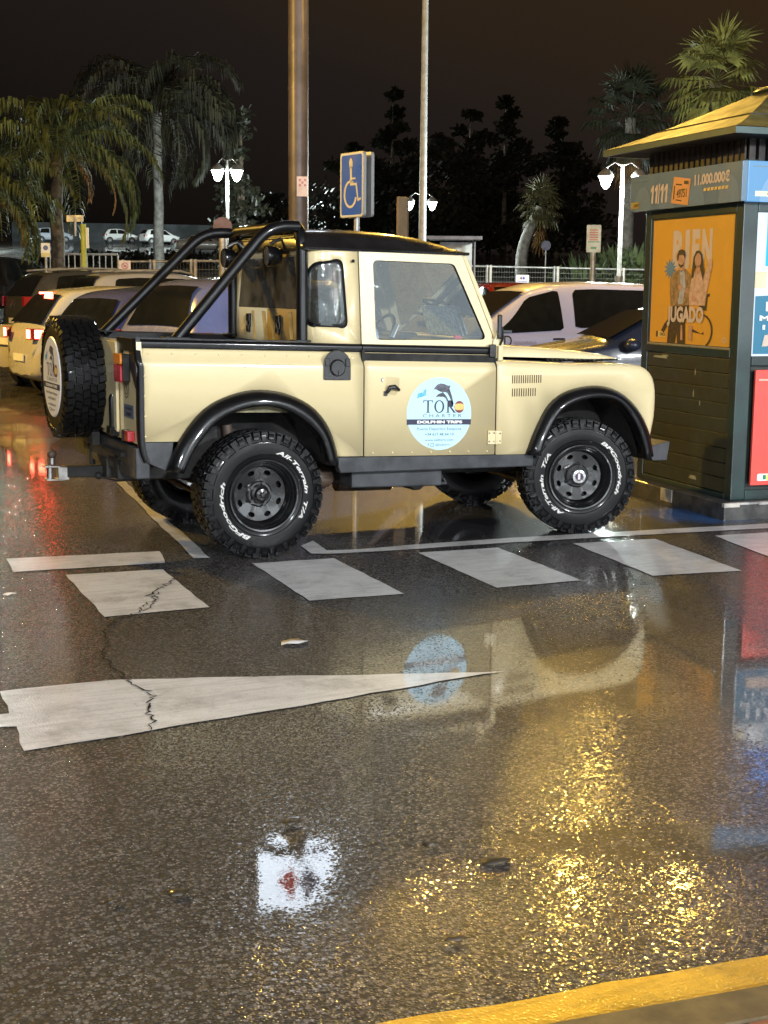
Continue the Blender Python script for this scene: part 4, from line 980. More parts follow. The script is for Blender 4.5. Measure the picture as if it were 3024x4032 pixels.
def art(name, polys, mt, parent=post, f=PP):
    mb = MB()
    for pl, l in polys: mb.poly([f(x, y, l) for x, y in pl])
    return mb.build(name, mt, parent, smooth=0, merge=False)
def art_text(name, s, box, mt, l, parent=post, f=PP, **kw):
    vs, fs = fit_text(s, *box, **kw); mb = MB(); mb.add([f(x, y, l) for x, y in vs], fs); return mb.build(name, mt, parent, smooth=0, merge=False)
M_PW = mat('poster_white', (.60, .47, .38), .45, var=.05); M_SKIN = mat('poster_skin', (.52, .27, .16), .5, var=.15, vscale=20); M_HAIR = mat('poster_hair', (.035, .018, .012), .5)
M_TAN = mat('poster_tan', (.34, .20, .09), .5, var=.35, vscale=25); M_PINK = mat('poster_pink', (.62, .38, .26), .5, var=.2, vscale=25); M_PBLUE = mat('poster_blue', (.10, .22, .36), .5); M_DKBR = mat('poster_dark', (.05, .025, .015), .5, var=.4, vscale=30); M_SHIRT = mat('poster_shirt', (.42, .42, .46), .5, var=.2, vscale=25)
# the word at the top, then the couple in front of it
for ch, x0, x1 in (('B', .265, .395), ('I', .420, .475), ('E', .505, .60), ('N', .625, .745)): art_text('poster_word_top', ch, (x0, x1, .60, .905), M_PW, 1, bold=.055) if ch != 'I' else art('poster_word_top', [([(x0, .60), (x1, .60), (x1, .905), (x0, .905)], 1)], M_PW)
star = []
for i in range(24):
    a = 2*math.pi*i/24; r_ = .082 if i % 2 else .045; star.append((.245+r_*math.cos(a)*1.0, .600+r_*math.sin(a)*1.05))
art('poster_burst', [(star, 2)], M_PBLUE)
man = [(.27, .30), (.25, .42), (.25, .52), (.29, .565), (.345, .585), (.365, .60), (.43, .60), (.47, .575), (.50, .55), (.52, .44), (.50, .30)]
art('poster_man_coat', [(smooth_poly if False else man, 3)], M_TAN)
art('poster_man_shirt', [([(.37, .585), (.425, .585), (.45, .46), (.42, .32), (.36, .32), (.385, .46)], 4)], M_SHIRT)
art('poster_man_face', [(arc2(.385, .672, .043, 0, 360, 20, .062), 5), ([(.365, .63), (.415, .63), (.42, .585), (.385, .57), (.36, .59)], 4), (arc2(.385, .455, .03, 0, 360, 12, .022), 5), (arc2(.47, .425, .028, 0, 360, 12, .022), 5)], M_SKIN)
art('poster_man_hair', [([(.335, .66), (.332, .71), (.35, .745), (.39, .755), (.425, .742), (.435, .705), (.428, .675), (.42, .70), (.39, .712), (.355, .705), (.348, .67)], 6), ([(.352, .648), (.358, .622), (.385, .606), (.412, .622), (.420, .65), (.405, .632), (.385, .630), (.366, .634)], 6)], M_HAIR)
woman = [(.50, .31), (.50, .44), (.525, .54), (.56, .575), (.63, .575), (.67, .54), (.725, .67), (.755, .67), (.76, .63), (.71, .42), (.69, .31)]
art('poster_woman_sweater', [(woman, 4)], M_PINK)
art('poster_woman_hair', [([(.515, .52), (.525, .62), (.535, .69), (.565, .735), (.60, .738), (.635, .71), (.655, .64), (.67, .56), (.66, .50), (.635, .56), (.62, .62), (.55, .60), (.545, .53)], 5)], M_HAIR)
art('poster_woman_face', [(arc2(.592, .662, .038, 0, 360, 20, .056), 6), ([(.575, .62), (.615, .62), (.625, .575), (.595, .55), (.57, .58)], 6), (arc2(.56, .36, .03, 0, 360, 12, .02), 6)], M_SKIN)
art('poster_legs', [([(.24, .0), (.25, .16), (.27, .30), (.50, .31), (.46, .16), (.47, .0), (.37, .0), (.36, .1), (.34, .0)], 3), ([(.155, .10), (.20, .16), (.25, .20), (.25, .155), (.19, .08)], 3), ([(.62, .32), (.70, .31), (.71, .40), (.74, .405), (.745, .385), (.72, .375), (.71, .27), (.62, .28)], 3)], M_DKBR)
art('poster_shins', [([(.41, .15), (.43, .15), (.44, .03), (.41, .03)], 5), ([(.51, .15), (.555, .15), (.55, .03), (.52, .03)], 5)], M_SKIN)
mb = MB(); a_ = arc2(.66, .11, .135, -60, 95, 22, .135); b_ = arc2(.66, .11, .118, -60, 95, 22, .12); mb.loft([[PP(x, y, 4) for x, y in a_], [PP(x, y, 4) for x, y in b_]])
mb.poly([PP(x, y, 4) for x, y in ((.55, .125), (.66, .09), (.69, .105), (.69, .085), (.55, .10))]); mb.build('poster_chair_wheel', M_DKBR, post, smooth=0, merge=False)
art_text('poster_word_low', 'JUGADO', (.235, .685, .135, .30), M_PW, 7, bold=.05)
art('poster_maker_plate', [([(.115, .045), (.215, .045), (.215, .092), (.115, .092)], 2)], M_INKY); art_text('poster_maker_word', 'ONCE', (.142, .212, .055, .082), M_DKBR, 3, bold=.03); art('poster_maker_mark', [([(.09, .045), (.113, .045), (.113, .092), (.09, .092)], 2)], M_DKBR)
mb = MB(); mb.loft([[PP(.93+.02*math.cos(a), .05+.022*math.sin(a), 2) for a in [2*math.pi*i/16 for i in range(17)]], [PP(.93+.012*math.cos(a), .05+.013*math.sin(a), 2) for a in [2*math.pi*i/16 for i in range(17)]]]); mb.build('poster_round_mark', M_PW, post, smooth=0, merge=False)
# red panel on the front, lit window above it
M_RED = mat('panel_red', (.80, .085, .065), .3, coat=.5, var=.03)
redp = kbox(MB(), -.014, .01, .16, BR-.14, .235, 1.10).build('red_poster', M_RED, kiosk, smooth=0, bevel=.004)
def RP(x, z, l=1): return K(-.014-.0012*l, .16+x, z)
def art2(name, pl, mt, parent, l, f=RP): mb = MB(); mb.poly([f(x, y, l) for x, y in pl]); return mb.build(name, mt, parent, smooth=0, merge=False)
art2('maker_plate_white', rrect(.055, .268, .19, .322, .012), M_INKW, redp, 1); art2('maker_plate_yellow', [(.135, .270), (.40, .270), (.40, .320), (.135, .320)], mat('plate_yellow', (.80, .72, .12), .4), redp, 2)
art2('maker_mark', [(.103, .278), (.130, .278), (.130, .312), (.103, .312)], mat('mark_green', (.02, .22, .10), .4), redp, 3); art_text('maker_word', 'ONCE', (.15, .36, .28, .31), mat('mark_green', (.02, .22, .10), .4), 3, redp, RP, bold=.03)
art2('red_small_print', [(.03, 1.02), (.18, 1.02), (.18, 1.032), (.03, 1.032)], M_PW, redp, 1)
wnd = kbox(MB(), .050, .058, .125, BR-.125, 1.20, 2.245).build('lit_window', emit('window_glow', (.80, .92, 1.0), 1.1), kiosk, smooth=0)
def WP(x, z, l=1): return K(.044-.004*l, .125+x, z)
art2('blue_screen', [(.10, 1.86), (.9, 1.86), (.9, 2.235), (.10, 2.235)], emit('screen_blue', (.0, .28, 1.0), 2.2), wnd, 3, WP)
art2('blue_counter_poster', [(.03, 1.215), (1.3, 1.215), (1.3, 1.62), (.45, 1.66), (.03, 1.64)], emit('poster_lit_blue', (.01, .26, .46), .9), wnd, 2, WP)
art_text('counter_poster_date', '11/11', (.12, .50, 1.53, 1.60), M_INKW, 4, wnd, WP, bold=.05); art_text('counter_poster_line', 'MAS PREMIOS', (.07, .80, 1.46, 1.50), M_INKW, 4, wnd, WP, bold=.03); art_text('counter_poster_sum', '11.000.000', (.10, .70, 1.395, 1.43), M_INKW, 4, wnd, WP, bold=.03)
art2('counter_ticket', [(.10, 1.27), (.34, 1.285), (.33, 1.37), (.12, 1.355)], M_PW, wnd, 4, WP)
for x, z, w_, h, c in ((.02, 1.70, .10, .12, (.70, .62, .40)), (.16, 1.69, .10, .16, (.75, .8, .85)), (.30, 1.69, .16, .14, (.35, .5, .6)), (.50, 1.70, .12, .15, (.75, .5, .2)), (.05, 1.98, .05, .2, (.8, .82, .85))):
    art2('window_goods', [(x, z), (x+w_, z), (x+w_, z+h), (x, z+h)], mat('goods_%d' % int(x*100+z*10), c, .5), wnd, 2, WP)
# fascias
def kfas(a0, a1, b0, b1, nm, mt): return kbox(MB(), a0, a1, b0, b1, 2.315, 2.60).build(nm, mt, kiosk, smooth=0, bevel=.004)
M_FB = mat('fascia_slate_blue', (.105, .175, .245), .35, coat=.4, var=.05); M_FB2 = mat('fascia_slate_light', (.14, .22, .30), .35, coat=.4)
fl_ = kfas(-.075, AL+.14, -.075, -.03, 'left_fascia', M_FB); fr_ = kfas(-.080, -.03, -.028, BR+.1, 'front_fascia', emit('fascia_lit_blue', (.13, .42, .80), .95))
FW = AL+.215
def FP(x, y, l=1): return K(AL+.14-x*FW, -.075-.0012*l, 2.315+y*.285)
for cx, rx, ry in ((.13, .085, .66), (.36, .07, .62), (.625, .075, .62), (.90, .085, .70)):
    art('fascia_arch', [([(cx+rx, 0)]+arc2(cx, .0, rx, 0, 180, 16, ry), 1)], M_FB2, fl_, FP)
one = [(.42, 0), (1, 0), (1, 1), (.55, 1), (0, .80), (0, .60), (.42, .70)]
art('fascia_date', [([(x0+px*.030+py*.006, .17+py*.50) for px, py in one], 3) for x0 in (.205, .243, .298, .336)]+[([(.279, .15), (.290, .15), (.298, .70), (.287, .70)], 3)], M_PW, fl_, FP); art_text('fascia_date_suffix', 'ex', (.37, .395, .17, .34), mat('ink_faint', (.35, .42, .5), .4), 3, fl_, FP)
M_TICK = mat('ticket_orange', (.72, .30, .10), .45, var=.08)
art('fascia_ticket', [([(.405, .13), (.56, .03), (.578, .72), (.425, .83)], 3)], M_TICK, fl_, FP)
art_text('fascia_ticket_digits', '49751', (.455, .545, .25, .48), M_DKBR, 4, fl_, FP, bold=.02); art('fascia_ticket_bars', [([(.425, .22), (.433, .22), (.438, .58), (.43, .58)], 4), ([(.447, .6), (.50, .57), (.50, .61), (.447, .64)], 4), ([(.52, .6), (.56, .58), (.56, .67), (.52, .69)], 4), ([(.45, .19), (.5, .155), (.5, .185), (.45, .22)], 4)], M_DKBR, fl_, FP)
art_text('fascia_sum', '11.000.000\u20ac', (.61, .905, .52, .82), M_PW, 3, fl_, FP, bold=.045); art('fascia_sum_line', [([(.69+i*.03, .35), (.712+i*.03, .35), (.718+i*.03, .43), (.696+i*.03, .43)], 3) for i in range(7)], M_INKY, fl_, FP)
art('fascia_maker_plate', [([(.015, .08), (.10, .08), (.10, .26), (.015, .26)], 3)], mat('plate_ochre', (.40, .27, .06), .4), fl_, FP); art_text('fascia_maker_word', 'ONCE', (.045, .095, .12, .21), M_DKBR, 4, fl_, FP, bold=.03)
art('fascia_small_print', [([(.03, .84), (.19, .84), (.19, .88), (.03, .88)], 3)], M_FB2, fl_, FP)
def FQ(x, y, l=1): return K(-.080-.0012*l, -.028+x, 2.315+y*.285)
art('front_arch', [([(.50, 0)]+arc2(.30, 0, .20, 0, 180, 16, .8), 1)], emit('fascia_lit_pale', (.25, .52, .85), .95), fr_, FQ)
art('front_maker_plate', [([(.06, .13), (.35, .13), (.35, .26), (.06, .26)], 3)], mat('plate_pale', (.70, .76, .50), .4), fr_, FQ); art_text('front_maker_word', 'ONCE', (.16, .33, .155, .235), mat('mark_green', (.02, .22, .10), .4), 4, fr_, FQ, bold=.03); art('front_small_print', [([(.04, .85), (.40, .85), (.40, .885), (.04, .885)], 2)], M_FB2, fr_, FQ)
# eaves and bell-cast roof
OV = .25; ac, bc = AL/2, BR/2
def rect_ring(t_out, z, half=None):
    a0, a1, b0, b1 = -t_out, AL+t_out, -t_out, BR+t_out
    return [K(a0, b0, z), K(a1, b0, z), K(a1, b1, z), K(a0, b1, z)]
ZE = 2.81
mb = MB(); mb.loft([rect_ring(t, z) for t, z in ((OV, ZE-.045), (OV+.02, ZE-.045), (OV+.02, ZE), (OV-.02, ZE+.004))], True); mb.build('eave_board', M_EDGE, kiosk, smooth=0)
mb = MB(); mb.loft([rect_ring(t, z) for t, z in ((OV, ZE-.044), (-.05, ZE-.044))], True); mb.build('soffit', M_EAVE, kiosk, smooth=0)
rings = []
for i in range(9):
    t = i/8; rings.append(rect_ring(OV+.02-t*(OV+.02+min(AL, BR)/2-.11), ZE+.004+.40*(t**1.14)))
MB().loft(rings, True).build('roof', M_ROOFK, kiosk, smooth=25)
ctop = K(ac, bc, ZE+.40)
Mc = Matrix.Translation(ctop)
MB().lathe([(.0, -.02), (.30, -.03), (.34, 0), (.30, .03), (.20, .05)], 24, Mc).build('roof_ring', M_KGREEN, kiosk, smooth=40)
MB().lathe([(.21, .04), (.13, .10), (.06, .13), (.04, .20), (0, .2)], 24, Mc).build('roof_cap', M_ROOFK, kiosk, smooth=40)
MB().sphere(ctop+Vector((0, 0, .36)), .19, 24, 14).build('roof_ball', mat('ball_dark_glass', (.02, .02, .02), .08, coat=1), kiosk, smooth=180)
mb = MB()
for i in range(18): kbox(mb, .02+i*.078, .02+i*.078+.05, -.004, .01, 2.60, 2.765)
for i in range(21): kbox(mb, -.004, .01, .02+i*.08, .02+i*.08+.05, 2.60, 2.765)
mb.build('upper_slats', M_EAVE, kiosk, smooth=0)

# ================================================================== POLES, SIGNS, LAMPS
M_POLE = mat('pole_brown', (.095, .075, .085), .5, var=.3, vscale=2, coat=.2, crough=.3)
M_GALV = mat('galvanised', (.42, .40, .38), .45, metal=.5, var=.25)
M_PALEP = mat('mast_pale', (.62, .62, .62), .5, var=.15)
M_SIGNBLUE = mat('sign_blue', (.02, .12, .60), .3, coat=.3, var=.06); M_SIGNW = mat('sign_white', (.72, .70, .66), .4, var=.05); M_ALU = mat('sign_aluminium', (.50, .50, .50), .4, metal=.6)
M_LAMPGLASS = emit('lamp_glass_white', LANTERN, 26.0)

# --- brown totem pole with its lit shop sign on top
SG = Vector((6.25, 12.75, 0)); tot = on_ground(645, 25.2)
totem = thing('totem_sign', 'tall round brown pole with white notice plate carrying the lit shop sign above the frame', 'totem', tot)
rp = .176
MB().tube([tot+Vector((0, 0, -.3)), tot+Vector((0, 0, 9.0))], rp, 24).build('pole', M_POLE, totem, smooth=60)
for py in (103, 205, 340):
    z = at(645, py, (tot-CAM).dot(F_)).z; MB().tube([Vector((tot.x, tot.y, z-.02)), Vector((tot.x, tot.y, z+.02))], rp+.006, 24).build('pole_joint', M_POLE, totem, smooth=40)
fd = Vector((CAM.x-tot.x, CAM.y-tot.y, 0)).normalized(); sd = Vector((-fd.y, fd.x, 0))
zc = at(653, 409, (tot-CAM).dot(F_)).z
pa = sd*.06+fd*.0
pts = [tot+fd*(rp+.012)+sd*x+Vector((0, 0, zc-tot.z+y)) for x, y in ((-.03, -.17), (.165, -.17), (.165, .17), (-.03, .17))]
mb = MB().prism(pts, -fd*.006); pn = mb.build('notice_plate', mat('notice_pinkish', (.62, .50, .52), .4), totem, smooth=0)
mb = MB()
for i in range(3):
    for j in range(3):
        if (i+j) % 2 == 0:
            o_ = tot+fd*(rp+.0135)+sd*(.005+i*.045)+Vector((0, 0, zc-tot.z+.0+j*.045)); mb.add([o_, o_+sd*.04, o_+sd*.04+Vector((0, 0, .04)), o_+Vector((0, 0, .04))], [(0, 1, 2, 3)])
mb.build('notice_pattern', mat('notice_ink', (.45, .18, .22), .4), pn, smooth=0, merge=False)
# sign box
sc_ = tot+Vector((0, 0, 9.25))
def SB(x, z, d): return sc_+sd*x+fd*d+Vector((0, 0, z))
mb = MB(); mb.prism([SB(-.80, -.85, -.15), SB(.80, -.85, -.15), SB(.80, .85, -.15), SB(-.80, .85, -.15)], fd*.30); sgb = mb.build('sign_box', M_ALU, totem, smooth=0)
mb = MB(); mb.add([SB(-.77, -.82, .153), SB(.77, -.82, .153), SB(.77, .82, .153), SB(-.77, .82, .153)], [(0, 1, 2, 3)]); mb.build('sign_face', emit('sign_face_white', (.78, .88, 1.0), 6.0), sgb, smooth=0, merge=False)
mb = MB(); mb.poly([SB(x, z, .157) for x, z in ((-.42, .15), (-.10, .48), (-.10, .28), (.02, .15), (-.10, .02), (-.10, -.18))]); mb.build('sign_mark_red', mat('sign_mark_red', (.75, .04, .03), .4), sgb, smooth=0, merge=False)
mb = MB(); mb.poly([SB(x, z, .157) for x, z in ((.42, .15), (.10, .52), (.12, .32), (.0, .22), (.0, .08), (.12, -.02), (.10, -.22))]); mb.poly([SB(x, z, .157) for x, z in ((-.55, -.55), (.55, -.55), (.55, -.42), (-.55, -.42))]); mb.build('sign_mark_blue', mat('sign_mark_blue', (.02, .04, .30), .4), sgb, smooth=0, merge=False)

# --- blue disabled-parking sign: two plates back to back on one post
def disabled_sign():
    d = 15.2; base = on_ground(770, d); root = thing('parking_sign', 'blue disabled parking sign with white wheelchair symbol, double plate above the cab roof', 'sign', base)
    dep = (base-CAM).dot(F_)
    zt = at(770, 338, d).z; zb = at(770, 473, d).z; h = zt-zb; wdt = h*.66
    MB().tube([base-Vector((0, 0, .2)), Vector((base.x, base.y, zt-.05))], .03, 12).build('post', M_GALV, root, smooth=60)
    ang = R(-2); n = Vector((-.985, -.17, 0)); s = Vector((-n.y, n.x, 0)); up = Vector((0, 0, 1))
    if s.dot(RH) < 0: s = -s
    c0 = Vector((base.x, base.y, (zt+zb)/2))
    for k_, (off, nm) in enumerate(((.05, 'front_plate'), (-.05, 'rear_plate'))):
        o = c0+n*off
        f = lambda x, y, l, o=o, k_=k_: o+s*x+up*y+n*((.018+l*.0015) if k_ == 0 else (-.018-l*.0015))
        pl = MB().prism([o+s*x+up*y-n*.018 for x, y in rrect(-wdt/2, -h/2, wdt/2, h/2, .035, 5)], n*.036).build(nm, M_ALU, root, smooth=0)
        if k_: continue
        mb = MB(); mb.poly([f(x, y, 1) for x, y in rrect(-wdt/2+.008, -h/2+.008, wdt/2-.008, h/2-.008, .03, 5)]); mb.build('plate_border', M_SIGNW, pl, smooth=0, merge=False)
        mb = MB(); mb.poly([f(x, y, 2) for x, y in rrect(-wdt/2+.028, -h/2+.025, wdt/2-.028, h/2-.025, .025, 5)]); mb.build('plate_field', M_SIGNBLUE, pl, smooth=0, merge=False)
        mb = MB(); S = h*.92; kx_ = wdt/.40; f0_ = f; f = lambda x, y, l, f0_=f0_, kx_=kx_: f0_(x*kx_, y, l)
        mb.poly([f(x, y, 3) for x, y in arc2(-.01, .36*S, .030, 0, 360, 18, .055)])                     # head
        q = [(-.02, .30), (.0, .30), (.012, .06), (.085, .06), (.105, -.18), (.13, -.19), (.14, -.165), (.10, -.145), (.125, .03), (.10, .09), (.02, .09)]
        mb.poly([f(x, y*S, 3) for x, y in ((-.028, .31), (.006, .31), (.010, .12), (.070, .12), (.070, .09), (.012, .09), (.014, .03), (.092, .03), (.122, -.235), (.160, -.215), (.168, -.25), (.108, -.285), (.072, -.01), (-.022, -.01))])
        a_ = arc2(-.018, -.155*S, .115, 62, 345, 26, .235*S); b_ = arc2(-.018, -.155*S, .085, 62, 345, 26, .195*S)
        mb.loft([[f(x, y, 3) for x, y in a_], [f(x, y, 3) for x, y in b_]]); mb.build('wheelchair_symbol', mat('sign_cream', (.75, .66, .48), .4), pl, smooth=0, merge=False)
disabled_sign()

# --- tall pale sodium mast (lamps above the frame)
def mast(name, label, base, top_z, r0, r1, heads, power, mt, group=None, cat='lamp mast', light=True, aim=None):
    root = thing(name, label, cat, base, group)
    MB().tube([base-Vector((0, 0, .3)), base+Vector((0, 0, 1.2)), Vector((base.x, base.y, top_z))], r0, 16, radii=[r0, r0*.95, r1]).build('pole', mt, root, smooth=60)
    MB().tube([base-Vector((0, 0, .3)), base+Vector((0, 0, .5))], r0*1.5, 12).build('pole_base', mt, root, smooth=40)
    for hi_, h in enumerate(heads):
        h = Vector(h); pw_ = power[hi_] if isinstance(power, tuple) else power; t = Vector((base.x, base.y, top_z))
        MB().tube([t-Vector((0, 0, .3)), t.lerp(h, .5)+Vector((0, 0, .1)), h+Vector((0, 0, .12))], r1*.7, 8).build('lamp_arm', mt, root, smooth=60)
        d = (h-t); d.z = 0; d = d.normalized() if d.length > .05 else Vector((1, 0, 0)); rz = math.atan2(d.y, d.x)
        hd = MB().box(h+Vector((0, 0, .09)), (.62, .30, .14), rz).build('lamp_head', M_GALV, root, smooth=0, bevel=.03)
        MB().box(h+Vector((0, 0, .012)), (.50, .24, .014), rz).build('lamp_lens', emit('lens_sodium', SODIUM, 60), hd, smooth=0)
        if aim: add_light('sodium_light', 'SPOT', h-Vector((0, 0, .10)), pw_, SODIUM, root, .25, target=aim, spot=R(70))
        elif light: add_light('sodium_light', 'POINT', h-Vector((0, 0, .42)), pw_, SODIUM, root, .22)
    return root
b1 = on_ground(911, 40)
def refl_at(px, py, dist):
    d = ray(px, py); hd = math.hypot(d.x, d.y); p = CAM+d*(dist/hd); p.z = -p.z; return p
hA = refl_at(950, 1690, 38.5)
mast('floodlight_mast', 'slender pale lamp mast rising out of the frame right of the blue sign', b1, hA.z+.2, .115, .075, [hA], 6500, M_PALEP, aim=(1.5, -1.5, .5))
hB = refl_at(1350, 1965, 22.0); hC = refl_at(1290, 1690, 27)
bB = on_ground(1730, 24)
mast('arm_lamp_mast', 'sodium lamp mast behind the kiosk, its arms reaching left above the frame', Vector((bB.x, bB.y, bB.z)), max(hB.z, hC.z)+.4, .11, .08, [hB-RH*.9, hB+RH*.9, hC], (620, 620, 130), M_GALV)
bL = Vector((-8.0, 13.5, 0)); bL.z = gz(bL.x, bL.y)
mast('side_lamp_mast', 'sodium lamp mast standing left of the frame beside the parked cars', bL, 7.6, .11, .08, [(-6.3, 12.3, 7.6)], 7500, M_GALV)

# --- white LED masts behind the photographer, along the shop front
def led_mast(label, base, h, target, power, size=.9):
    base = Vector(base); root = thing('shopfront_lamp', label, 'lamp', base, 'white shopfront lamps behind the photographer')
    MB().tube([base, base+Vector((0, 0, h))], .07, 12).build('pole', M_GALV, root, smooth=60)
    hp_ = base+Vector((0, 0, h)); d = (Vector(target)-hp_).normalized(); rot = d.to_track_quat('-Z', 'Y').to_matrix()
    MB().box(hp_+d*.05, (size*1.08, size*.55, .10), M=rot).build('lamp_head', M_GALV, root, smooth=0, bevel=.02)
    add_light('white_light', 'AREA', hp_+d*.12, power, LED, root, size, target=target, spread=R(160))
led_mast('white lamp straight behind the photographer', (-3.5, -19.5, 0), 6.0, (.6, -.8, .7), 2000)
led_mast('white lamp behind the photographer, nearer the kiosk side', (6.5, -17.5, 0), 6.2, (2.6, -.8, .7), 1900)
led_mast('white lamp behind the photographer, at the far left', (-13.0, -14.5, 0), 6.5, (-2, 2, .7), 900)

# --- green-white twin lanterns
def lantern(root, c, s):
    Mt = Matrix.Translation(c)
    gl = MB().lathe([(.03*s, -.30*s), (.09*s, -.24*s), (.17*s, -.02*s), (.175*s, .0)], 14, Mt).build('lantern_glass', M_LAMPGLASS, root, smooth=40)
    MB().lathe([(.20*s, 0), (.19*s, .05*s), (.10*s, .14*s), (.03*s, .19*s), (0, .2*s)], 14, Mt).build('lantern_hood', M_GALV, root, smooth=40)
def twin_lamp(label, base, z, half, s, power, hide=None):
    root = thing('street_lamp', label, 'street lamp', base, 'white twin-lantern street lamps')
    MB().tube([base-Vector((0, 0, .3)), base+Vector((0, 0, 1.2)), base+Vector((0, 0, 1.3)), Vector((base.x, base.y, z+.28*s))], .06, 12, radii=[.10, .10, .065, .045]).build('pole', M_GALV, root, smooth=50)
    MB().tube([base+Vector((0, 0, 1.15)), base+Vector((0, 0, 1.45))], .12, 12, radii=[.10, .12]).build('pole_collar', M_GALV, root, smooth=30)
    for sg in (-1, 1):
        c = Vector((base.x, base.y, z))+RH*half*sg
        MB().tube([Vector((base.x, base.y, z+.25*s)), Vector((base.x, base.y, z+.33*s))+RH*half*sg*.5, c+Vector((0, 0, .19*s))], .022, 8).build('lamp_arm', M_GALV, root, smooth=60)
        lantern(root, c, s)
        add_light('lantern_light', 'POINT', c-Vector((0, 0, .36*s)), power, LANTERN, root, .15*s)
for (px, zpy, d, half, s, pw, lab) in ((493, 372, 50, .33, 1.25, 1300, 'twin-lantern street lamp left of the brown pole, above the roll bar'),
                                       (907, 438, 66, .52, 1.25, 1600, 'distant twin-lantern street lamp half hidden by the slender pale mast'),
                                       (1336, 385, 40, .46, 1.15, 2200, 'twin-lantern street lamp beside the kiosk, half under its roof')):
    b = on_ground(px, d); twin_lamp(lab, b, at(px, zpy, (b-CAM).dot(F_)).z, half, s, pw)

for (px, d, pw, lab) in ((-70, 122, 9000, 'added twin-lantern lamp lighting the upper car park, left of the frame'), (648, 132, 9000, 'added twin-lantern lamp lighting the upper car park, hidden behind the brown pole')):  # unseen lamps added to brighten the upper car park
    b = on_ground(px, d); twin_lamp(lab, b, b.z+6.5, .33, 1.2, pw)

# --- other signs
def flat_sign(name, label, px, pyc, d, wd, ht, face, cat='sign', post_r=.03, post_from_ground=True, round_=False, yaw=0.0, extra=None, group=None, back=M_ALU):
    b = on_ground(px, d); root = thing(name, label, cat, b, group); c = at(px, pyc, (b-CAM).dot(F_)); c = Vector((b.x, b.y, c.z))
    n = Vector((CAM.x-c.x, CAM.y-c.y, 0)).normalized(); n = Matrix.Rotation(yaw, 3, 'Z') @ n; s = Vector((-n.y, n.x, 0))
    if post_from_ground: MB().tube([b-Vector((0, 0, .2)), c+Vector((0, 0, ht*.4))], post_r, 10).build('post', M_GALV, root, smooth=60)
    sh = arc2(0, 0, wd/2, 0, 360, 28, ht/2)[:-1] if round_ else rrect(-wd/2, -ht/2, wd/2, ht/2, min(wd, ht)*.08, 4)
    o = c+n*(post_r+.012)
    pl = MB().prism([o+s*x+Vector((0, 0, y)) for x, y in sh], n*.012).build('plate', face, root, smooth=0)
    f = lambda x, y, l=1: o+s*x+Vector((0, 0, y))+n*(.012+.002*l)
    if extra: extra(f, pl, wd, ht)
    return root
M_PINKW = mat('sign_pinkish_white', (.66, .55, .53), .4)
def ex_logo(f, pl, w_, h):
    mb = MB(); mb.poly([f(x*w_, y*h) for x, y in ((-.22, .18), (-.06, .36), (-.06, .26), (.0, .18), (-.06, .10), (-.06, .0))]); mb.build('sign_arrow', M_INKR, pl, smooth=0, merge=False)
    mb = MB(); mb.poly([f(x*w_, y*h) for x, y in ((.22, .18), (.05, .40), (.06, .28), (.0, .22), (.0, .14), (.06, .08), (.05, -.02))]); mb.build('sign_chevron', mat('ink_blue', (.02, .05, .30), .4), pl, smooth=0, merge=False)
    vs, fs = fit_text('Carrefour', -.40*w_, .40*w_, -.20*h, -.06*h, bold=.03); mb = MB(); mb.add([f(x, y) for x, y in vs], fs); mb.build('sign_lettering', mat('ink_blue', (.02, .05, .30), .4), pl, smooth=0, merge=False)
    vs, fs = fit_text('express', -.26*w_, .26*w_, -.36*h, -.28*h); mb = MB(); mb.add([f(x, y) for x, y in vs], fs); mb.build('sign_small_print', M_INKR, pl, smooth=0, merge=False)
def ex_ban(f, pl, w_, h):
    mb = MB(); a = arc2(0, .08*h, .30*w_, 0, 360, 24); b = arc2(0, .08*h, .23*w_, 0, 360, 24); mb.loft([[f(*q) for q in a], [f(*q) for q in b]]); mb.poly([f(x, y+.08*h) for x, y in ((-.2*w_, .17*w_), (-.17*w_, .2*w_), (.2*w_, -.17*w_), (.17*w_, -.2*w_))]); mb.poly([f(x*w_, y*h+.06*h) for x, y in ((-.14, -.05), (.13, -.05), (.16, .06), (-.08, .08))])
    mb.build('ban_symbol', mat('ink_ban_red', (.50, .10, .09), .4), pl, smooth=0, merge=False)
    mb = MB(); mb.poly([f(x*w_, y*h) for x, y in ((-.42, -.43), (.42, -.43), (.42, -.38), (-.42, -.38))]); mb.build('sign_small_print', mat('ink_ban_red', (.50, .10, .09), .4), pl, smooth=0, merge=False)
def ex_nopark(f, pl, w_, h):
    mb = MB(); mb.poly([f(*q, 2) for q in arc2(0, .16*h, .28*w_, 0, 360, 24)[:-1]]); mb.build('round_symbol', mat('ink_slate_blue', (.06, .09, .22), .4), pl, smooth=0, merge=False)
    mb = MB(); mb.poly([f(x*w_, y*h) for x, y in ((-.47, -.48), (.47, -.48), (.47, -.20), (-.47, -.20))]); mb.build('yellow_strip', mat('strip_yellow', (.55, .47, .12), .4), pl, smooth=0, merge=False)
def ex_bus(f, pl, w_, h):
    mb = MB()
    for i in range(5): mb.poly([f(x*w_, y*h) for x, y in ((-.3, .34-i*.09), (.3, .34-i*.09), (.3, .29-i*.09), (-.3, .29-i*.09))])
    mb.build('red_lines', mat('ink_coral', (.62, .22, .16), .4), pl, smooth=0, merge=False)
    mb = MB(); mb.poly([f(x*w_, y*h) for x, y in ((-.40, -.10), (.40, -.10), (.40, -.14), (-.40, -.14))]); mb.poly([f(x*w_, y*h) for x, y in ((-.2, -.38), (.2, -.38), (.2, -.30), (-.2, -.30))]); mb.build('green_lines', mat('ink_green', (.12, .35, .22), .4), pl, smooth=0, merge=False)
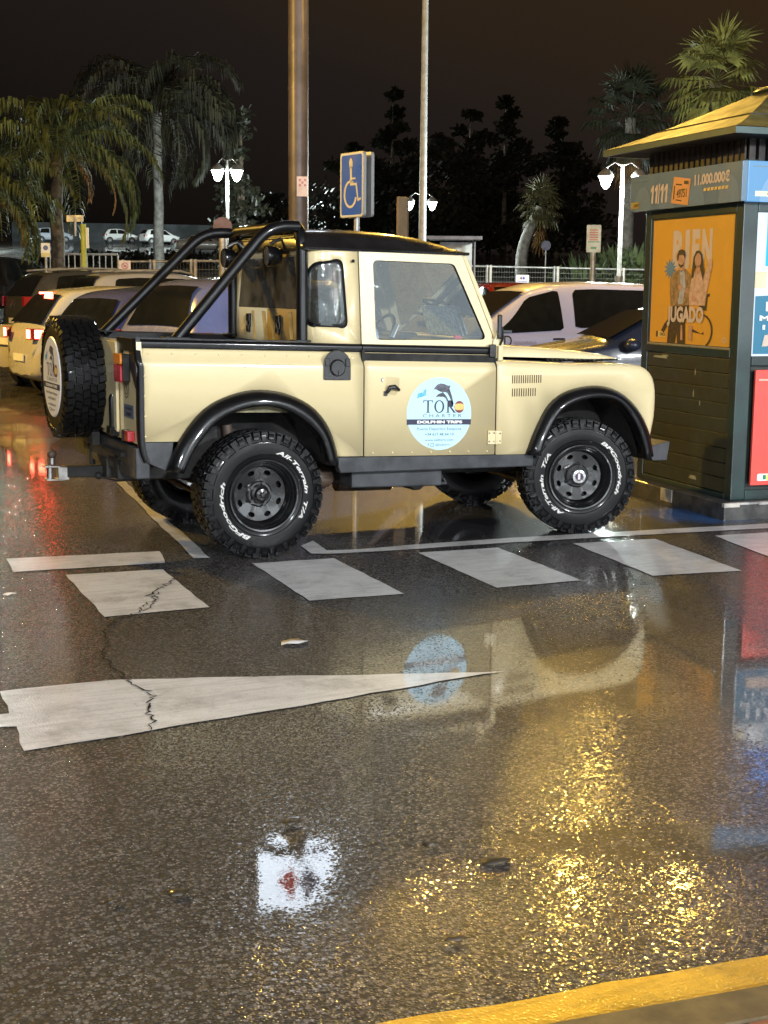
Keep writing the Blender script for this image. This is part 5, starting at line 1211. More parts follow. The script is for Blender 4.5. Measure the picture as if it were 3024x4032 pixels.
flat_sign('fence_sign', 'small white shop logo sign on the railing right of the windscreen', 1128, 605, 46, .42, .33, M_PINKW, extra=ex_logo)
flat_sign('ban_sign', 'small pinkish white prohibition sign at the right end of the white railing', 271, 577, 34, .27, .30, M_PINKW, extra=ex_ban)
flat_sign('wall_sign', 'small white and yellow sign with dark round symbol at far left', 101, 541, 34, .21, .33, M_SIGNW, extra=ex_nopark)
flat_sign('bus_stop_sign', 'tall pale rounded bus stop sign board on a post left of the kiosk', 1279, 517, 36, .36, .68, mat('bus_board', (.60, .66, .62), .4), extra=ex_bus, post_r=.07)
flat_sign('round_sign', 'round violet-grey traffic sign on a thin post near the small palm', 1177, 531, 62, .42, .42, mat('sign_violet', (.10, .10, .17), .5), round_=True)
flat_sign('round_sign', 'round pinkish traffic sign on a post just left of the roll bar', 482, 492, 30, .40, .40, mat('sign_rose', (.16, .09, .10), .5), round_=True, post_r=.08)
# brown double-sided board seen almost edge on behind the cab
b = on_ground(866, 21); root = thing('info_board', 'brown double information board seen from behind, between blue sign and pale mast', 'board', b)
zt = at(866, 430, 21).z; n = Matrix.Rotation(R(30), 3, 'Z') @ Vector((CAM.x-b.x, CAM.y-b.y, 0)).normalized(); s = Vector((-n.y, n.x, 0))
for off, w_, nm in ((-.02, .16, 'front_board'), (-.20, .16, 'rear_board')):
    o = Vector((b.x, b.y, 0))+n*off+s*(0 if nm[0] == 'f' else .13)
    MB().prism([o+s*x+Vector((0, 0, z)) for x, z in ((-w_/2, b.z-.1), (w_/2, b.z-.1), (w_/2, zt), (-w_/2, zt))], n*.05).build(nm, mat('board_brown', (.20, .14, .08), .5) if nm[0] == 'f' else mat('board_dark', (.11, .08, .05), .5), root, smooth=0, bevel=.006)
# yellow-green striped marker post among the palms
b = on_ground(183, 36); root = thing('marker_post', 'yellow and white marker post with small plate beside the big palm trunk', 'post', b)
z0, z1 = at(183, 545, 36).z, at(183, 487, 36).z
MB().tube([b-Vector((0, 0, .2)), Vector((b.x, b.y, z1))], .07, 10).build('post', mat('post_yellowgreen', (.45, .47, .06), .5), root, smooth=60)
MB().box(Vector((b.x, b.y, (z0+z1)/2))+RH*.10, (.07, .05, (z1-z0)*.75), -YAW).build('white_strip', M_SIGNW, root, smooth=0)
MB().box(Vector((b.x, b.y, z1+.14))-RH*.2, (.42, .04, .16), -YAW).build('plate', M_GALV, root, smooth=0)
MB().tube([Vector((b.x, b.y, z1-.3))-RH*.2, Vector((b.x, b.y, z1+.2))-RH*.2], .03, 8).build('plate_post', M_GALV, root, smooth=60)

# ================================================================== FENCES
M_WHITEMET = mat('white_railing', (.66, .58, .50), .5, var=.15)
M_MESH = N('fence_mesh'); pz = M_MESH.obj(); sx = M_MESH.n('SeparateXYZ'); M_MESH.put(sx.inputs[0], pz)
M_MESH.set(col=(.16, .15, .13), rough=.5, metal=.4); M_MESH = M_MESH.m
a, b = on_ground(110, 47), on_ground(256, 47); dv = (b-a); L = dv.length; u = dv.normalized()
root = thing('white_railing', 'white tubular railing with upright bars behind the dark cars at left', 'railing', a)
zt = at(110, 549, (a-CAM).dot(F_)).z-a.z
mb = MB(); mb.tube([a+Vector((0, 0, zt)), b+Vector((0, 0, zt))], .035, 8); mb.build('rail', M_WHITEMET, root, smooth=60); MB().tube([a+Vector((0, 0, .15)), b+Vector((0, 0, .15))], .03, 8).build('rail', M_WHITEMET, root, smooth=60)
mb = MB()
for i in range(12): q = a+u*(L*i/11); mb.tube([q+Vector((0, 0, .15)), q+Vector((0, 0, zt))], .03 if i in (0, 5, 11) else .018, 8)
mb.build('upright_bars', M_WHITEMET, root, smooth=60)
def mesh_fence(label, pxs, d0, d1, pyt, tall=None, d_of=None):
    P = [on_ground(px, d0+(d1-d0)*i/(len(pxs)-1)) for i, px in enumerate(pxs)]
    root = thing('mesh_fence', label, 'fence', P[0], 'metal mesh fences along the car park edge')
    hs = [at(px, py, (p-CAM).dot(F_)).z-p.z for px, py, p in zip(pxs, pyt, P)]
    for i, (p, h) in enumerate(zip(P, hs)):
        if 0 < i < len(P)-1 or True:
            for o_ in (-.06, .06): MB().tube([p+RH*o_-Vector((0, 0, .1)), p+RH*o_+Vector((0, 0, h+.02))], .05, 10).build('post', M_WHITEMET if o_ > 0 else M_GALV, root, smooth=60)
    for (p, h), (q, g) in zip(zip(P, hs), list(zip(P, hs))[1:]):
        MB().tube([p+Vector((0, 0, h-.03)), q+Vector((0, 0, g-.03))], .035, 8).build('rail', M_GALV, root, smooth=60); MB().tube([p+Vector((0, 0, .25)), q+Vector((0, 0, .25))], .03, 8).build('rail', M_GALV, root, smooth=60)
        mb = MB(); n = int((q-p).length/.085)
        for k_ in range(1, n): t = k_/n; c = p.lerp(q, t); mb.box(c+Vector((0, 0, .25+(h-.30)/2)), (.006, .006, h-.30))
        for k_ in range(1, 7): t = k_/7; mb.box((p+q)/2+Vector((0, 0, .25+(h-.3)*t)), ((q-p).length, .008, .008), math.atan2((q-p).y, (q-p).x))
        mb.build('mesh_panel', M_MESH, root, smooth=0)
mesh_fence('grey mesh fence with paired posts right of the pickup cab', [980, 1055, 1200, 1342, 1480], 48, 48, [572, 574, 577, 580, 582])
mesh_fence('grey mesh fence with paired posts left of the roll bar', [262, 330, 418, 520], 40, 40, [563, 563, 562, 562])

# ================================================================== SHOP FRONT BEHIND THE PHOTOGRAPHER
shop = thing('supermarket', 'long supermarket front with lit glass doors and canopy behind the photographer', 'supermarket', (0, -24, 0))
MB().box((0, -26, 3.2), (60, 3.6, 6.6)).box((0, -26, 7.4), (60, 3.6, 1.8)).build('wall', mat('shop_render', (.50, .46, .40), .8, var=.1), shop, smooth=0)
MB().box((0, -22.6, 3.75), (60, 3.2, .35)).build('canopy', mat('canopy_white', (.62, .62, .62), .5), shop, smooth=0)
for i in range(9):
    x = -20+i*5.0
    MB().box((x, -24.18, 1.55), (3.9, .05, 2.5)).build('shop_window', emit('shop_window_glow', (.86, .94, 1.0), 4.5), shop, smooth=0)
    mb = MB(); mb.box((x-1.98, -24.15, 1.55), (.08, .12, 2.6)); mb.box((x+1.98, -24.15, 1.55), (.08, .12, 2.6)); mb.box((x, -24.15, 2.84), (4.0, .12, .08)); mb.build('window_frame', M_GALV, shop, smooth=0)
    MB().box((x, -22.4, 3.55), (1.5, .32, .06)).build('ceiling_lamp', emit('canopy_lamp', LED, 14.0), shop, smooth=0)

for i in range(7):                       # added glowing band over the canopy, brightens the reflections in the cab windows
    x = -18+i*6.2
    MB().box((x, -24.12, 5.8), (5.6, .16, 2.9)).build('added_glow_panel', emit('added_panel_glow', (.74, .90, 1.0), 1.2), shop, smooth=0)

# ================================================================== PARKED CARS
M_CARGLASS = mat('car_glass_dark', (.012, .013, .013), .06, coat=1.0, crough=.02, var=.2)
M_TYRE2 = mat('car_tyre', (.015, .015, .016), .6); M_ALLOY = mat('alloy_wheel', (.34, .35, .36), .35, metal=.6)
M_TRIM = mat('car_trim_black', (.015, .015, .016), .45, coat=.3)
M_TAILRED = mat('tail_lens_red', (.30, .015, .02), .2, coat=.8)
M_TAILLIT = emit('tail_lamp_lit', (1.0, .07, .04), 45.0)
M_PLATE = mat('number_plate', (.70, .68, .60), .4)
def lerp_tab(tab, x):
    for (a, va), (b, vb) in zip(tab, tab[1:]):
        if x <= b: return va+(vb-va)*max(0, min(1, (x-a)/(b-a)))
    return tab[-1][1]
class Car:
    """body lofted across stations along local X (rear bumper at 0, nose at L); Y half widths; Z up"""
    def __init__(s, L, W, top, belt, wid=None, inset=.16, sill=.24, wheels=(.75, 3.3), wr=.31):
        s.L, s.W, s.top, s.belt, s.inset, s.sill, s.wheels, s.wr = L, W, top, belt, inset, sill, wheels, wr
        s.wid = wid or [(0, .80), (.12, .93), (.5, .98), (L*.4, 1.0), (L*.75, .99), (L-.35, .93), (L-.1, .80), (L, .62)]
    def zt(s, x): return lerp_tab(s.top, x)
    def zb(s, x): return min(lerp_tab(s.belt, x), s.zt(x)-.02)
    def hw(s, x): return s.W/2*lerp_tab(s.wid, x)
    def wt(s, x):                                    # half width at the roof line
        k = max(0, s.zt(x)-s.zb(x)-.05); return s.hw(x)-.05-min(s.inset, k*.42)
    def section(s, x):
        b, t, h, wt = s.zb(x), s.zt(x), s.hw(x), s.wt(x); sl = s.sill+(.08 if x < .15 or x > s.L-.15 else 0)
        wsh = h-.03
        P = [(0, sl), (h*.80, sl), (h*.96, sl+.08), (h, (sl+b)*.5), (h-.008, b-.08), (wsh, b)]
        for k in (.33, .66): P.append((wsh+(wt-wsh)*k+.018*math.sin(math.pi*k), b+(t-.05-b)*k if t-.05 > b else b))
        P += [(wt, max(b, t-.05)), (wt-.07, max(b, t-.012)), (wt*.55, t+.012), (0, t+.02)]
        return P
    def side(s, x, k, out_=.008):                    # k 0..1 from belt to roof edge
        b, t, h, wt = s.zb(x), s.zt(x)-.05, s.hw(x)-.03, s.wt(x)
        return (x, h+(wt-h)*k+.018*math.sin(math.pi*k)+out_, b+(t-b)*k)
    def xs(s):
        q = sorted(set([p[0] for p in s.top]+[p[0] for p in s.wid]+[s.L*i/18 for i in range(19)])); o = [q[0]]
        for x in q[1:]:
            if x-o[-1] > .03: o.append(x)
        return o
    def make(s, name, label, cat, paint, wins=(), rear=None, front=None, group=None, lit=False, rails=False, tails=None, number=True, mirror=None, roof_mat=None, lights=True, handles=()):
        root = thing(name, label, cat, (0, 0, 0), group); B = dict(loc=(0, 0, 0))
        rings = []
        for x in s.xs():
            P = s.section(x); rings.append([Vector((x, -y, z)) for y, z in reversed(P)]+[Vector((x, y, z)) for y, z in P[1:]])
        body = MB().loft(rings, False, True).build('body', paint, root, smooth=60, subsurf=1, **B)
        for sg in (-1, 1):
            for (nm, pts) in wins:
                poly_ = resample([Vector((p[0], p[1], 0)) for p in round_poly(pts, .05, 4)]+[Vector((pts[0][0], pts[0][1], 0))], 40)[:-1]
                n_ = len(poly_)
                mb = MB(); us = sorted(set(round(p[0], 2) for p in pts))
                plate(mb, [(p.x, p.y) for p in poly_], [], lambda u, v, sg=sg: (lambda q: (q[0], sg*q[1], q[2]))(s.side(u, v)), [us[0]+(us[-1]-us[0])*i/8 for i in range(1, 8)], (.33, .66))
                mb.build(nm, M_CARGLASS, root, smooth=60, **B)
            for x in s.wheels:
                M0 = Matrix.Translation((x, sg*(s.hw(x)-.10), s.wr)) @ Matrix.Rotation(R(-90*sg), 4, 'X')
                MB().lathe([(0, .1075), (s.wr+.055, .1075), (s.wr+.055, -.1)], 28, M0).build('wheel_arch', M_TRIM, root, smooth=30, **B)
                wh = MB().lathe([(s.wr*.64, .115), (s.wr*.72, .128), (s.wr*.93, .122), (s.wr, .085), (s.wr, -.09), (s.wr*.6, -.1)], 30, M0).build('wheel', M_TYRE2, root, smooth=40, **B)
                rm = MB().lathe([(0, .112), (.05, .116), (.07, .105)], 16, M0); rm.lathe([(s.wr*.60, .112), (s.wr*.66, .122), (s.wr*.68, .112)], 30, M0)
                for i in range(7):
                    a = 2*math.pi*i/7; rm.prism([M0 @ Vector((math.cos(a+d)*r_, math.sin(a+d)*r_, .108)) for r_, d in ((.05, -.45), (s.wr*.63, -.13), (s.wr*.63, .13), (.05, .45))], (0, -sg*.012, 0))
                rm.build('rim', M_ALLOY, wh, smooth=30, **B)
            for hx in handles:
                q = s.side(hx, -.22, .012); MB().box((q[0], sg*(s.hw(hx)+.004), s.zb(hx)-.12), (.2, .03, .03)).build('door_handle', M_TRIM, root, smooth=0, bevel=.008, **B)
            if mirror: MB().sphere((mirror, sg*(s.hw(mirror)+.09), s.zb(mirror)+.06), .10, 12, 8, s=(1, 1, .75)).build('mirror', paint, root, smooth=180, **B)
            if tails:
                x0, x1, z0, z1, y0 = tails
                y1 = s.hw(x1)+.004
                mb = MB(); pts = [Vector((x0-.02, sg*y0, z0)), Vector((x0-.02, sg*y0, z1)), Vector((x0-.01, sg*(s.hw(x0)-.06), z1)), Vector((x0-.01, sg*(s.hw(x0)-.06), z0)), Vector((x1, sg*y1, z1)), Vector((x1, sg*y1, z0))]
                mb.add(pts, [(0, 1, 2, 3), (3, 2, 4, 5)]); tl = mb.build('tail_lamp', M_TAILRED, root, smooth=0, solid=-.015, **B)
                if lit:
                    ins = lambda q, c: c+(q-c)*.78
                    c = sum(pts[:4], Vector())/4; mb = MB(); mb.add([ins(q, c)+Vector((-.020, 0, 0)) for q in pts[:4]], [(0, 1, 2, 3)]); q4 = [pts[3], pts[2], pts[4], pts[5]]; c = sum(q4, Vector())/4; mb.add([ins(q, c)+Vector((-.004, sg*.014, 0)) for q in q4], [(0, 1, 2, 3)]); mb.build('lit_bulb_panel', M_TAILLIT, tl, smooth=0, **B)
            if lights: MB().sphere((s.L-.16, sg*s.hw(s.L-.3)*.80, s.zt(s.L-.3)-.14), .13, 12, 8, s=(1, 1, .6)).build('headlight', mat('headlamp_glass', (.6, .62, .62), .08, coat=1), root, smooth=180, **B)
            if rails: MB().tube([s_up(s, x, sg) for x in rails], .022, 8).build('roof_rail', M_GALV, root, smooth=60, **B)
        for nm, spec in (('rear_window', rear), ('windscreen', front)):
            if spec:
                x0, x1, m0, m1 = spec; mb = MB(); rows = []
                for i in range(7):
                    x = x0+(x1-x0)*i/6; h = s.wt(x)-.02-m0-(m1-m0)*i/6; sl = (s.zt(x+.01)-s.zt(x-.01))/.02; nn = Vector((-sl, 0, 1)).normalized()*.014
                    rows.append([Vector((x, h*k, s.zt(x)+.016*(1-abs(k))))+nn for k in (-1, -.6, -.2, .2, .6, 1)])
                mb.loft(rows); mb.build(nm, M_CARGLASS, root, smooth=60, **B)
        if number: MB().box((-.012, 0, .62 if number is True else number), (.012, .50, .11)).build('number_plate', M_PLATE, root, smooth=0, **B)
        return root
def s_up(s, x, sg): return Vector((x, sg*(s.wt(x)-.05), s.zt(x)+.045))
def park(o, px, d, heading, dz=0.0):
    b = on_ground(px, d); o.location = b+Vector((0, 0, dz)); o.rotation_euler = (0, 0, heading); return o
def park_corner(o, px, d, heading, W):      # by the rear right corner, as seen in the photograph
    f = Vector((math.cos(heading), math.sin(heading), 0)); r_ = Vector((f.y, -f.x, 0)); b = on_ground(px, d)-r_*W/2
    b.z = gz(b.x, b.y); o.location = b; o.rotation_euler = (0, 0, heading); return o
HEAD = lambda az: math.pi/2-az          # azimuth (from the camera's +Y) to rotation of local +X

HATCH = Car(4.05, 1.74, [(0, .55), (.03, .98), (.10, 1.02), (.42, 1.42), (.62, 1.49), (1.2, 1.54), (2.0, 1.53), (2.45, 1.46), (3.20, 1.04), (3.75, .90), (3.98, .70), (4.05, .5)], [(0, .96), (1.5, .95), (3.1, .93), (4.05, .7)], wheels=(.72, 3.25))
MPV = Car(4.30, 1.80, [(0, .55), (.03, 1.00), (.08, 1.06), (.30, 1.52), (.48, 1.62), (1.2, 1.67), (2.2, 1.66), (2.7, 1.57), (3.50, 1.10), (4.0, .95), (4.22, .72), (4.30, .5)], [(0, 1.02), (1.5, 1.0), (3.4, .97), (4.3, .75)], wheels=(.75, 3.45))
SUV = Car(4.50, 1.85, [(0, .60), (.03, 1.05), (.10, 1.10), (.45, 1.52), (.60, 1.61), (1.3, 1.67), (2.2, 1.66), (2.7, 1.58), (3.45, 1.14), (4.1, 1.02), (4.42, .78), (4.50, .55)], [(0, 1.06), (1.5, 1.04), (3.4, 1.02), (4.5, .8)], wheels=(.80, 3.55), wr=.34)
SEDAN = Car(4.55, 1.78, [(0, .55), (.03, .95), (.12, 1.02), (.75, 1.06), (1.35, 1.40), (1.8, 1.45), (2.4, 1.44), (2.8, 1.36), (3.50, 1.0), (4.2, .88), (4.48, .70), (4.55, .5)], [(0, .95), (1.5, .93), (3.4, .90), (4.55, .7)], wheels=(.95, 3.70))
VAN = Car(4.38, 1.80, [(0, .60), (.03, 1.1), (.08, 1.62), (.16, 1.74), (.5, 1.79), (1.6, 1.81), (2.3, 1.78), (2.72, 1.68), (3.55, 1.14), (4.05, .98), (4.30, .78), (4.38, .5)], [(0, 1.06), (1.6, 1.05), (3.5, 1.0), (4.38, .8)], inset=.13, wheels=(.72, 3.42))
FIAT = Car(3.55, 1.63, [(0, .55), (.03, .92), (.10, .98), (.38, 1.36), (.6, 1.45), (1.2, 1.49), (1.8, 1.46), (2.1, 1.38), (2.75, 1.0), (3.2, .90), (3.48, .70), (3.55, .5)], [(0, .92), (1.4, .92), (2.7, .90), (3.55, .7)], wheels=(.60, 2.88), wr=.29)
def wset(a, b, c, d, e, f_, lo=.06, hi=.92):
    return (('side_window', [(a, lo), (b, lo), (b-.02, hi), (c, hi)]), ('side_window', [(b+.09, lo), (d, lo), (e, hi), (b+.07, hi)]))
P_BLUE = car_paint('paint_grey_blue', (.17, .185, .34), .25, .12); P_BLUE2 = car_paint('paint_grey_violet', (.07, .08, .22), .25, .12); P_SILVER = car_paint('paint_silver', (.36, .36, .40), .3, .12); P_GOLD = car_paint('paint_beige_grey', (.34, .31, .25), .3, .15)
P_CREAMW = car_paint('paint_warm_white', (.46, .44, .40), .25, .10); P_WHITE = car_paint('paint_white', (.72, .72, .72), .25, .08); P_BLACK = car_paint('paint_black', (.014, .014, .016), .2, .05); P_LAV = car_paint('paint_lavender', (.60, .58, .80), .28, .08)
P_NAVY = car_paint('paint_dark_slate', (.035, .042, .07), .25, .08); P_RED = car_paint('paint_red', (.42, .02, .015), .25, .08); P_DARKG = car_paint('paint_dark_grey', (.05, .05, .055), .25, .08)
az = lambda deg: HEAD(R(deg))
c = MPV.make('parked_car', 'grey-blue people carrier with wide dark rear window, right behind the truck bed', 'car', P_BLUE, wset(.55, 1.55, .70, 3.1, 2.62, 0), rear=(.12, .37, .13, .15), tails=(.02, .28, .88, 1.10, .62), front=(2.78, 3.42, .02, .0), mirror=3.0, group='cars parked in the row behind the pickup')
park_corner(c, 418, 15.4, az(72), 1.8); c.scale = (1.03, 1.0, 1.07)
c = HATCH.make('parked_car', 'grey-violet hatchback with dark rear window between the spare wheel and the people carrier', 'car', P_BLUE2, wset(.60, 1.60, .75, 2.95, 2.42, 0), rear=(.14, .40, .10, .12), tails=(.02, .28, .78, 1.0, .58), front=(2.5, 3.15, .02, 0), mirror=2.75, group='cars parked in the row behind the pickup')
park_corner(c, 236, 17.0, az(70), 1.74); c.scale = (1.0, 1.0, 1.08)
c = SUV.make('parked_car', 'white off-roader with lit red tail lamp behind the spare wheel', 'car', P_CREAMW, wset(.62, 1.70, .80, 3.2, 2.66, 0), rear=(.12, .48, .03, .06), tails=(.0, .34, .90, 1.06, .50), lit=True, front=(2.78, 3.38, .02, 0), mirror=3.05, group='cars parked in the row behind the pickup')
mb = MB(); mb.box((.44, 0, 1.575), (.10, .34, .025)); mb.build('brake_lamp', M_TAILLIT, c, smooth=0, loc=(0, 0, 0))
park_corner(c, 78, 20.3, az(84), 1.85)
c = SEDAN.make('parked_car', 'beige-grey saloon with pale number plate at the left edge', 'car', P_GOLD, wset(1.0, 2.0, 1.35, 3.2, 2.75, 0), rear=(.82, 1.32, .03, .04), tails=(.01, .24, .72, .95, .52), front=(2.85, 3.45, .02, 0), number=.78, mirror=3.0, group='cars parked in the row behind the pickup')
park_corner(c, 58, 22.5, az(72), 1.78)
c = SUV.make('parked_car', 'dark estate car with grey roof rails above the white off-roader', 'car', P_DARKG, wset(.62, 1.70, .80, 3.2, 2.66, 0), rear=(.12, .48, .03, .06), tails=(.02, .26, .92, 1.12, .60), front=(2.78, 3.38, .02, 0), rails=(.6, .8, 1.4, 2.2, 2.5), mirror=3.05, group='cars parked in the row behind the pickup')
park_corner(c, 60, 31, az(80), 1.85); c.scale = (1.0, 1.0, 1.08)
c = MPV.make('parked_car', 'long silver-roofed car in the second row behind the roll bar brace', 'car', P_SILVER, wset(.55, 1.55, .70, 3.1, 2.62, 0), rear=(.10, .40, .03, .06), tails=(.02, .28, .88, 1.10, .62), front=(2.78, 3.42, .02, 0), rails=(.7, .9, 1.4, 2.2, 2.5), group='cars parked in the row behind the pickup')
park_corner(c, 190, 29, az(82), 1.8); c.scale = (1.0, 1.0, 1.1)
c = VAN.make('parked_van', 'black van with pale roof edge at the far left below the white railing', 'van', P_BLACK, (('side_window', [(.5, .08), (1.75, .08), (1.75, .9), (.5, .9)]), ('side_window', [(1.9, .08), (3.2, .06), (2.72, .9), (1.95, .9)])), rear=(.10, .16, .03, .03), tails=(.02, .12, 1.0, 1.5, .75), front=(2.8, 3.45, .02, 0), rails=(.3, .5, 1.2, 2.2, 2.5), mirror=3.2)
park(c, -140, 42, az(78))
c = VAN.make('parked_van', 'lavender-white van facing left behind the pickup bonnet', 'van', P_LAV, (('side_window', [(.4, .06), (1.95, .06), (1.97, .92), (.42, .92)]), ('side_window', [(2.15, .02), (3.42, -.02), (2.80, .90), (2.22, .92)])), rear=(.10, .16, .03, .03), tails=(.02, .12, 1.0, 1.5, .75), front=(2.78, 3.48, .02, 0), mirror=None, handles=(2.25, 1.8))
mb = MB(); sgn = 1
vs, fs = fit_text('D', 0, .13, 0, .17); mb.add([(3.20-x, VAN.hw(3.1)+.006, .80+y) for x, y in vs], fs)
vs, fs = fit_text('ayuda', .15, .55, .02, .12)
mb.build('door_lettering', mat('ink_black', (.02, .02, .03), .4), c, smooth=0, loc=(0, 0, 0), merge=False)
mb = MB(); rr_ = random.Random(2)
for i in range(9): x = .16+i*.045; mb.tube([(3.20-x, VAN.hw(2.9)+.008, .82), (3.20-x-.015, VAN.hw(2.9)+.008, .88), (3.20-x-.035, VAN.hw(2.9)+.008, .83)], .003, 4)
mb.build('door_script', mat('ink_faint_violet', (.28, .24, .36), .4), c, smooth=0, loc=(0, 0, 0))
park(c, 1418, 24.0, az(-84))
c = SEDAN.make('parked_car', 'dark slate car nose left between the van and the kiosk', 'car', P_NAVY, wset(1.0, 2.0, 1.35, 3.2, 2.75, 0), rear=(.82, 1.32, .03, .04), front=(2.85, 3.45, .02, 0), tails=(.01, .24, .72, .95, .52), mirror=3.22)
park(c, 1862, 18.6, az(-72)); c.scale = (1.05, 1.0, 1.06)
c = HATCH.make('parked_car', 'red hatchback glimpsed between windscreen pillar and lavender van', 'car', P_RED, wset(.60, 1.60, .75, 2.95, 2.42, 0), rear=(.12, .46, .03, .06), tails=(.02, .28, .78, 1.0, .58), front=(2.5, 3.15, .02, 0), mirror=2.75)
park(c, 1062, 33, az(-165))
def small(spec, name, label, px, d, a_, paint, wins, rear, front, dz=0.0, grp='white cars in the upper car park', tails=(.02, .26, .74, .95, .52)):
    c = spec.make(name, label, 'car', paint, wins, rear=rear, front=front, tails=tails, group=grp, mirror=None); park(c, px, d, az(a_), dz); return c
fw = (('side_window', [(.50, .06), (1.35, .06), (1.30, .9), (.72, .9)]), ('side_window', [(1.43, .06), (2.55, .06), (2.05, .9), (1.40, .9)]))
small(FIAT, 'parked_car', 'small round white city car, second from left in the upper car park', 226, 150, 98, P_WHITE, fw, (.12, .40, .03, .05), (2.15, 2.7, .02, 0))
hw_ = wset(.60, 1.60, .75, 2.95, 2.42, 0)
small(HATCH, 'parked_car', 'white hatchback half behind the tall dark palm trunk in the upper car park', 308, 146, 80, P_WHITE, hw_, (.12, .46, .03, .06), (2.5, 3.15, .02, 0))
small(SEDAN, 'parked_car', 'largest white car nose right in the upper car park left of the roll bar', 378, 118, 104, P_WHITE, wset(1.0, 2.0, 1.35, 3.2, 2.75, 0), (.82, 1.32, .03, .04), (2.85, 3.45, .02, 0))
small(HATCH, 'parked_car', 'pale blue-white car left of the big palm trunk in the upper car park', 77, 150, 100, car_paint('paint_pale_blue', (.48, .53, .62), .25, .1), hw_, (.12, .46, .03, .06), (2.5, 3.15, .02, 0))
# the grey wall and upper lot behind those cars
a, b = on_ground(30, 166), on_ground(640, 166)
w_ = MB().prism([a-Vector((0, 0, 1)), b-Vector((0, 0, 1)), b+Vector((0, 0, 1.9)), a+Vector((0, 0, 2.2))], FH*.3).build('retaining_wall', mat('wall_blue_grey', (.10, .11, .12), .8, var=.3, vscale=.4), smooth=0)
tag(w_, 'low blue-grey wall behind the white cars of the upper car park', 'wall')
sh = thing('bus_shelter', 'small shelter with dark flat roof seen just above the windscreen', 'shelter', on_ground(985, 44))
p0 = on_ground(985, 44); zt = at(985, 517, 44).z
MB().box(Vector((p0.x, p0.y, zt))+RH*(-.2), (1.9, 1.2, .10), -YAW).build('shelter_roof', M_POLE, sh, smooth=0)
for o_ in (-.9, .55): MB().tube([p0+RH*o_, Vector((p0.x, p0.y, zt))+RH*o_], .04, 8).build('shelter_post', M_POLE, sh, smooth=60)
MB().box(Vector((p0.x, p0.y, zt-.65))+RH*(.0)+FH*.4, (1.0, .04, 1.1), -YAW).build('shelter_panel', mat('panel_greyish', (.35, .34, .33), .5), sh, smooth=0)

# ================================================================== PALMS, TREES, SHRUBS
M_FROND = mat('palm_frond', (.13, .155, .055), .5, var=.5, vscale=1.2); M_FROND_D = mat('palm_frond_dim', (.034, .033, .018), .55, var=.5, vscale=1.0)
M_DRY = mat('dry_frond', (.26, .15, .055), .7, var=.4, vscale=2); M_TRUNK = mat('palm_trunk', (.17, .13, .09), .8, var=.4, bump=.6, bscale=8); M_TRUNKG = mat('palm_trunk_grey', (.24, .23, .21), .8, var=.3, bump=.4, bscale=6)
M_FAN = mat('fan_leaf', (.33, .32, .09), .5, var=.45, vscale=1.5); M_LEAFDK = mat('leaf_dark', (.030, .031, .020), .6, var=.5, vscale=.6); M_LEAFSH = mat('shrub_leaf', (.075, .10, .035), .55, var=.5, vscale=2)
def frond(mb, base, a, el, L, droop, n, ll, hang, rr, wd=.05, mi=0):
    p = Vector(base); d0 = Vector((math.cos(a), math.sin(a), 0)); side = Vector((-math.sin(a), math.cos(a), 0)); pts = [p.copy()]; N_ = 12
    for i in range(N_):
        e = el-droop*((i+.5)/N_)**1.15; p = p+(d0*math.cos(e)+Vector((0, 0, 1))*math.sin(e))*(L/N_); pts.append(p.copy())
    mb.tube(pts, .03, 4, mi, False, radii=[.035*(1-.85*i/N_)+.004 for i in range(N_+1)])
    for i in range(n):
        t = .12+.88*i/n; q = pts[min(N_-1, int(t*N_))].lerp(pts[min(N_, int(t*N_)+1)], t*N_-int(t*N_)); fw_ = (pts[min(N_, int(t*N_)+1)]-pts[int(t*N_)-1 if t*N_ >= 1 else 0]).normalized()
        l = ll*(1-.55*abs(2*t-.9))*rr.uniform(.75, 1.15)
        for sg in (-1, 1):
            dr = (side*sg*rr.uniform(.55, 1.0)+fw_*.55+Vector((0, 0, rr.uniform(-.25, .35)))).normalized(); q1 = q+dr*l*.45; q2 = q1+(dr*.45+Vector((0, 0, -hang*rr.uniform(.7, 1.3)))).normalized()*l*.60
            wv = Vector((0, 0, 1)).cross(dr).normalized()*wd*.5+Vector((0, 0, rr.uniform(-.3, .3)*wd))
            o = len(mb.v); mb.add([q-wv*.6, q+wv*.6, q1-wv, q1+wv, q2], [(0, 1, 3, 2), (2, 3, 4)], mi)
